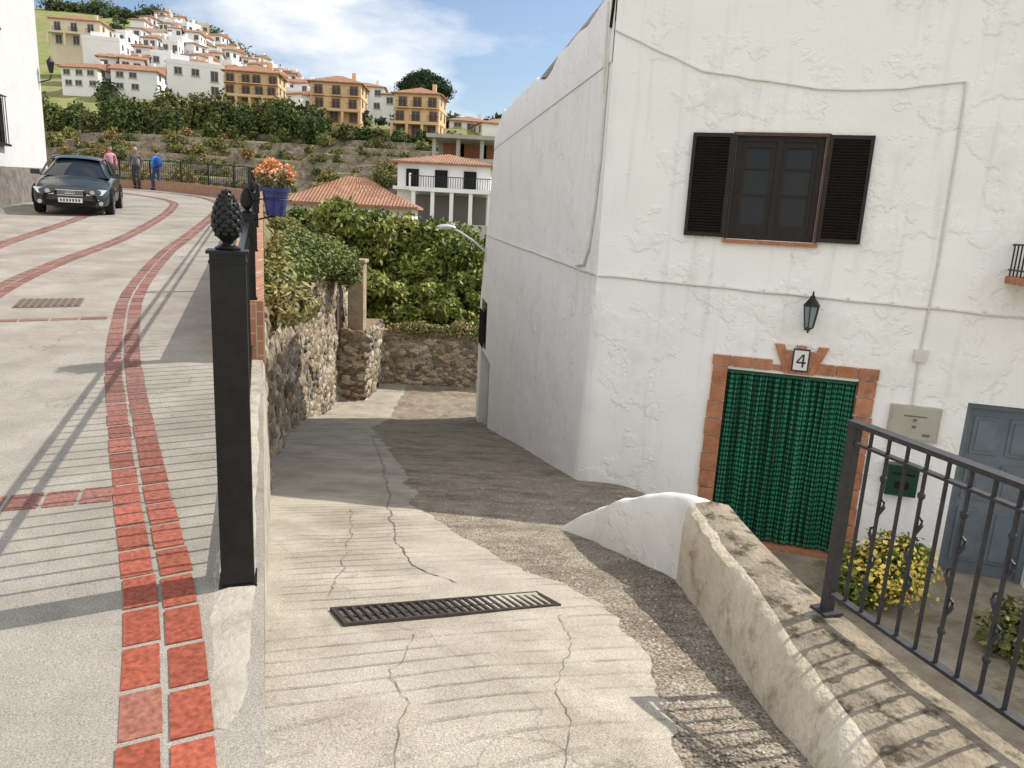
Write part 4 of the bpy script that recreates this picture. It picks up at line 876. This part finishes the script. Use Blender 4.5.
    for sy in(-1,1):
        b.add([(2.02,sy*.36,.50),(1.97,sy*.70,.52),(1.86,sy*.80,.66),(1.96,sy*.40,.66),(2.10,sy*.35,.51),(2.05,sy*.69,.53),(1.93,sy*.80,.655),(2.02,sy*.38,.665)],[(0,1,2,3),(4,5,6,7),(0,1,5,4),(1,2,6,5),(2,3,7,6),(3,0,4,7)],3)
        b.lathe((2.02,sy*.48,.585),[(.055,0),(.055,.06)],1,14,'x');b.lathe((2.08,sy*.66,.33),[(.05,-.03),(.05,.01)],3,12,'x')
    b.build('front_trim_and_lights',[M_dark,nmat('chrome',(.7,.7,.7),rough=.15,metal=1),nmat('plate',(.8,.8,.78),rough=.4),nmat('headlight',(.55,.58,.6),rough=.08,spec=.9)],parent=E)
    b=MB()
    for sy in(-1,1):
        b.tube([(.9,sy*.885,.55),(-1.0,sy*.885,.58)],.012,0,5);b.tube([(-.45,sy*.885,.9),(-.43,sy*.885,.35)],.004,0,4)
    b.build('door_trim',[M_dark],parent=E)
    h=Vector((.40,-.917,0));ang=math.atan2(h.y,h.x);ctr=Vector((-11.15,18.75,0))-h*2.08
    E.matrix_world=Matrix.Translation((ctr.x,ctr.y,zroad(ctr.y)))@Matrix.Rotation(ang,4,'Z')@Matrix.Rotation(math.asin(.0625)*.9,4,'Y')
mk_car()
# ------------------------------------------------------------ people
def person(x,y,z,H,face,shirt,pants,hair,stride,seed,pack=None,skin=(.45,.26,.18)):
    E=empty('pedestrian');s=H/1.75
    def sk(name,V,Ed,R,mat,sub=2,root=0):
        me=bpy.data.meshes.new(name);me.from_pydata([tuple(Vector(v)*s) for v in V],Ed,[]);o=bpy.data.objects.new(name,me);COL.objects.link(o)
        md=o.modifiers.new('k','SKIN');md.use_smooth_shade=True
        for i,q in enumerate(me.skin_vertices[0].data): q.radius=(R[i][0]*s,R[i][1]*s) if isinstance(R[i],tuple) else (R[i]*s,R[i]*s);q.use_root=(i==root)
        m=o.modifiers.new('s','SUBSURF');m.levels=m.render_levels=sub;me.materials.append(mat);o.parent=E;return o
    st=stride
    M=lambda n,c:nmat(n,c,rough=.85)
    V=[(0,0,.95),(0,.09,.90),(st*.25+.05,.095,.50),(st*.3,.095,.12),(0,-.09,.90),(-st*.1+.05,-.095,.50),(-st*.45,-.095,.14),(0,0,1.05)]
    sk('trousers',V,[(0,1),(1,2),(2,3),(0,4),(4,5),(5,6),(0,7)],[(.15,.12),.095,.07,.055,.095,.07,.055,(.15,.115)],M('cloth_%d_p'%seed,pants))
    V=[(0,0,.98),(0,0,1.12),(.01,0,1.30),(0,0,1.42),(0,.16,1.40),(-.06+st*-.1,.22,1.14),(.05-st*.15,.23,.92),(0,-.16,1.40),(-.04+st*.12,-.22,1.14),(.10+st*.15,-.22,.93),(0,0,1.49)]
    sk('jacket',V,[(0,1),(1,2),(2,3),(3,4),(4,5),(5,6),(3,7),(7,8),(8,9),(3,10)],[(.15,.12),(.145,.11),(.165,.12),(.13,.09),.065,.055,.04,.065,.055,.04,.05],M('cloth_%d_s'%seed,shirt))
    sm=nmat('skin_%d'%seed,skin,rough=.6)
    V=[(0,0,1.46),(.01,0,1.54),(.02,0,1.60),(.02,0,1.67),(.01,0,1.72),(.105,0,1.615),(.02,.085,1.62),(.02,-.085,1.62)]
    sk('head',V,[(0,1),(1,2),(2,3),(3,4),(2,5),(2,6),(2,7)],[.05,.055,(.078,.085),(.08,.088),.06,.014,.015,.015],sm)
    b=MB();iv,iff=ICO2;b.add([(Vector((q[0]*.10-.012,q[1]*.088,q[2]*.09+1.68))*s)[:] for q in iv if True],iff,0)
    for sy in(-1,1): b.add([(Vector((q[0]*.012+.098,q[1]*.014+sy*.03,q[2]*.01+1.64))*s)[:] for q in iv],iff,1)
    b.add([(Vector((q[0]*.01+.10,q[1]*.024,q[2]*.006+1.565))*s)[:] for q in iv],iff,2)
    b.build('hair_and_face',[M('hair_%d'%seed,hair),M_dark,nmat('lips',(.3,.1,.08))],parent=E,smooth=True)
    for hx,hy,hz,sg in((.05-st*.15,.23,.92,1),(.10+st*.15,-.22,.93,-1)):
        V=[(hx,hy,hz+.02),(hx+.01,hy,hz-.07)];Ed=[(0,1)];R=[.026,(.036,.018)]
        for k,l in enumerate((.06,.075,.07,.055)):
            o=(k-1.5)*.018;i=len(V);V+=[(hx+.01+o,hy,hz-.09),(hx+.015+o,hy-sg*.008,hz-.09-l*.5),(hx+.015+o,hy-sg*.02,hz-.09-l)];Ed+=[(1,i),(i,i+1),(i+1,i+2)];R+=[.009,.008,.007]
        i=len(V);V+=[(hx+.045,hy-sg*.008,hz-.05),(hx+.06,hy-sg*.015,hz-.085)];Ed+=[(0,i),(i,i+1)];R+=[.011,.009]
        sk('hand',V,Ed,R,sm,1)
    b=MB()
    for fx_,fy in((st*.3,.095),(-st*.45,-.095)):
        zz=.0 if fx_>0 else .02
        b.add([(Vector((q[0]*.13+.05+fx_,q[1]*.05+fy,max(-.05,q[2]*.055)+.05+zz))*s)[:] for q in iv],iff,0)
    b.build('shoes',[M('shoe_%d'%seed,(.03,.03,.035))],parent=E,smooth=True)
    if pack:
        b=MB();b.add([(Vector((math.copysign(abs(q[0])**.6,q[0])*.10-.20,math.copysign(abs(q[1])**.6,q[1])*.15,math.copysign(abs(q[2])**.6,q[2])*.22+1.22))*s)[:] for q in iv],iff,0);b.build('backpack',[M('pack_%d'%seed,pack)],parent=E,smooth=True)
    E.matrix_world=Matrix.Translation((x,y,z))@Matrix.Rotation(face,4,'Z')
person(-18.1,33.6,zroad(33.6),1.76,math.radians(-60),(.62,.30,.36),(.12,.10,.10),(.12,.07,.04),.35,1)
person(-17.2,34.0,zroad(34),1.80,math.radians(-70),(.14,.13,.14),(.06,.06,.07),(.35,.33,.3),.3,2,pack=(.75,.72,.68))
person(-16.0,33.4,zroad(33.4),1.70,math.radians(150),(.04,.20,.6),(.05,.08,.16),(.05,.035,.02),.55,3,pack=(.03,.10,.34))
# ------------------------------------------------------------ light, sky, camera
SUN_AZ=Vector((.90,.436));EL=math.radians(47)
ld=bpy.data.lights.new('sun','SUN');ld.energy=4.3;ld.angle=math.radians(.5);ld.color=(1,.94,.85)
lo=bpy.data.objects.new('sun',ld);COL.objects.link(lo);v=Vector((SUN_AZ.x*math.cos(EL),SUN_AZ.y*math.cos(EL),math.sin(EL)));lo.rotation_euler=v.to_track_quat('Z','Y').to_euler()
Wd=bpy.data.worlds.new('World');S.world=Wd;Wd.use_nodes=True;nt=Wd.node_tree;N=nt.nodes;L=nt.links;bg=N['Background']
sk=N.new('ShaderNodeTexSky');sk.sky_type='NISHITA';sk.sun_disc=False;sk.sun_elevation=EL;sk.sun_rotation=math.atan2(SUN_AZ.x,SUN_AZ.y);sk.altitude=300;sk.air_density=1.0;sk.dust_density=1.6;sk.ozone_density=1.5
tc=N.new('ShaderNodeTexCoord');mp=N.new('ShaderNodeMapping');mp.inputs['Scale'].default_value=(1.6,1.6,4.5);mp.inputs['Location'].default_value=(.3,.1,.15);L.new(tc.outputs['Generated'],mp.inputs[0])
nz=N.new('ShaderNodeTexNoise');nz.inputs['Scale'].default_value=1.9;nz.inputs['Detail'].default_value=7;nz.inputs['Roughness'].default_value=.56;L.new(mp.outputs[0],nz.inputs['Vector'])
sx=N.new('ShaderNodeSeparateXYZ');L.new(tc.outputs['Generated'],sx.inputs[0])
fill_cloud=N.new('ShaderNodeMapRange');fill_cloud.inputs['From Min'].default_value=.35;fill_cloud.inputs['From Max'].default_value=-.35;fill_cloud.inputs['To Max'].default_value=.30;L.new(sx.outputs['Y'],fill_cloud.inputs['Value'])  # extra unseen cloud behind the camera, added as white fill for the walls
vs=N.new('ShaderNodeVectorMath');vs.operation='SUBTRACT';vs.inputs[1].default_value=(-.25,.92,.245);L.new(tc.outputs['Generated'],vs.inputs[0])
vm=N.new('ShaderNodeVectorMath');vm.operation='MULTIPLY';vm.inputs[1].default_value=(1,.6,2.6);L.new(vs.outputs[0],vm.inputs[0])
vl=N.new('ShaderNodeVectorMath');vl.operation='LENGTH';L.new(vm.outputs[0],vl.inputs[0])
nb=N.new('ShaderNodeMapRange');nb.inputs['From Min'].default_value=.26;nb.inputs['From Max'].default_value=.0;nb.inputs['To Max'].default_value=.22;L.new(vl.outputs['Value'],nb.inputs['Value'])
a1=N.new('ShaderNodeMath');a1.operation='ADD';L.new(nz.outputs['Fac'],a1.inputs[0]);L.new(fill_cloud.outputs['Result'],a1.inputs[1])
a2=N.new('ShaderNodeMath');a2.operation='ADD';L.new(a1.outputs[0],a2.inputs[0]);L.new(nb.outputs['Result'],a2.inputs[1])
mr=N.new('ShaderNodeMapRange');mr.inputs['From Min'].default_value=.53;mr.inputs['From Max'].default_value=.74;mr.inputs['To Max'].default_value=.92;L.new(a2.outputs[0],mr.inputs['Value'])
mx=N.new('ShaderNodeMixRGB');L.new(mr.outputs['Result'],mx.inputs['Fac']);L.new(sk.outputs[0],mx.inputs['Color1']);mx.inputs['Color2'].default_value=(7.9,7.8,7.7,1)
L.new(mx.outputs[0],bg.inputs['Color']);bg.inputs['Strength'].default_value=.15
p=math.radians(12.6);rl=math.radians(3.0);F=Vector((0,math.cos(p),-math.sin(p)));U0=Vector((0,math.sin(p),math.cos(p)));R0=Vector((1,0,0))
rv=R0*math.cos(rl)+U0*math.sin(rl);uv=U0*math.cos(rl)-R0*math.sin(rl)
cd=bpy.data.cameras.new('camera');cd.sensor_width=36;cd.lens=740/1024*36;cd.clip_start=.05;cd.clip_end=6000
co=bpy.data.objects.new('camera',cd);COL.objects.link(co);S.camera=co
M=Matrix((rv,uv,-F)).transposed().to_4x4();M.translation=Vector((0,0,1.5));co.matrix_world=M
S.view_settings.view_transform='Standard';S.view_settings.look='None';S.view_settings.exposure=0
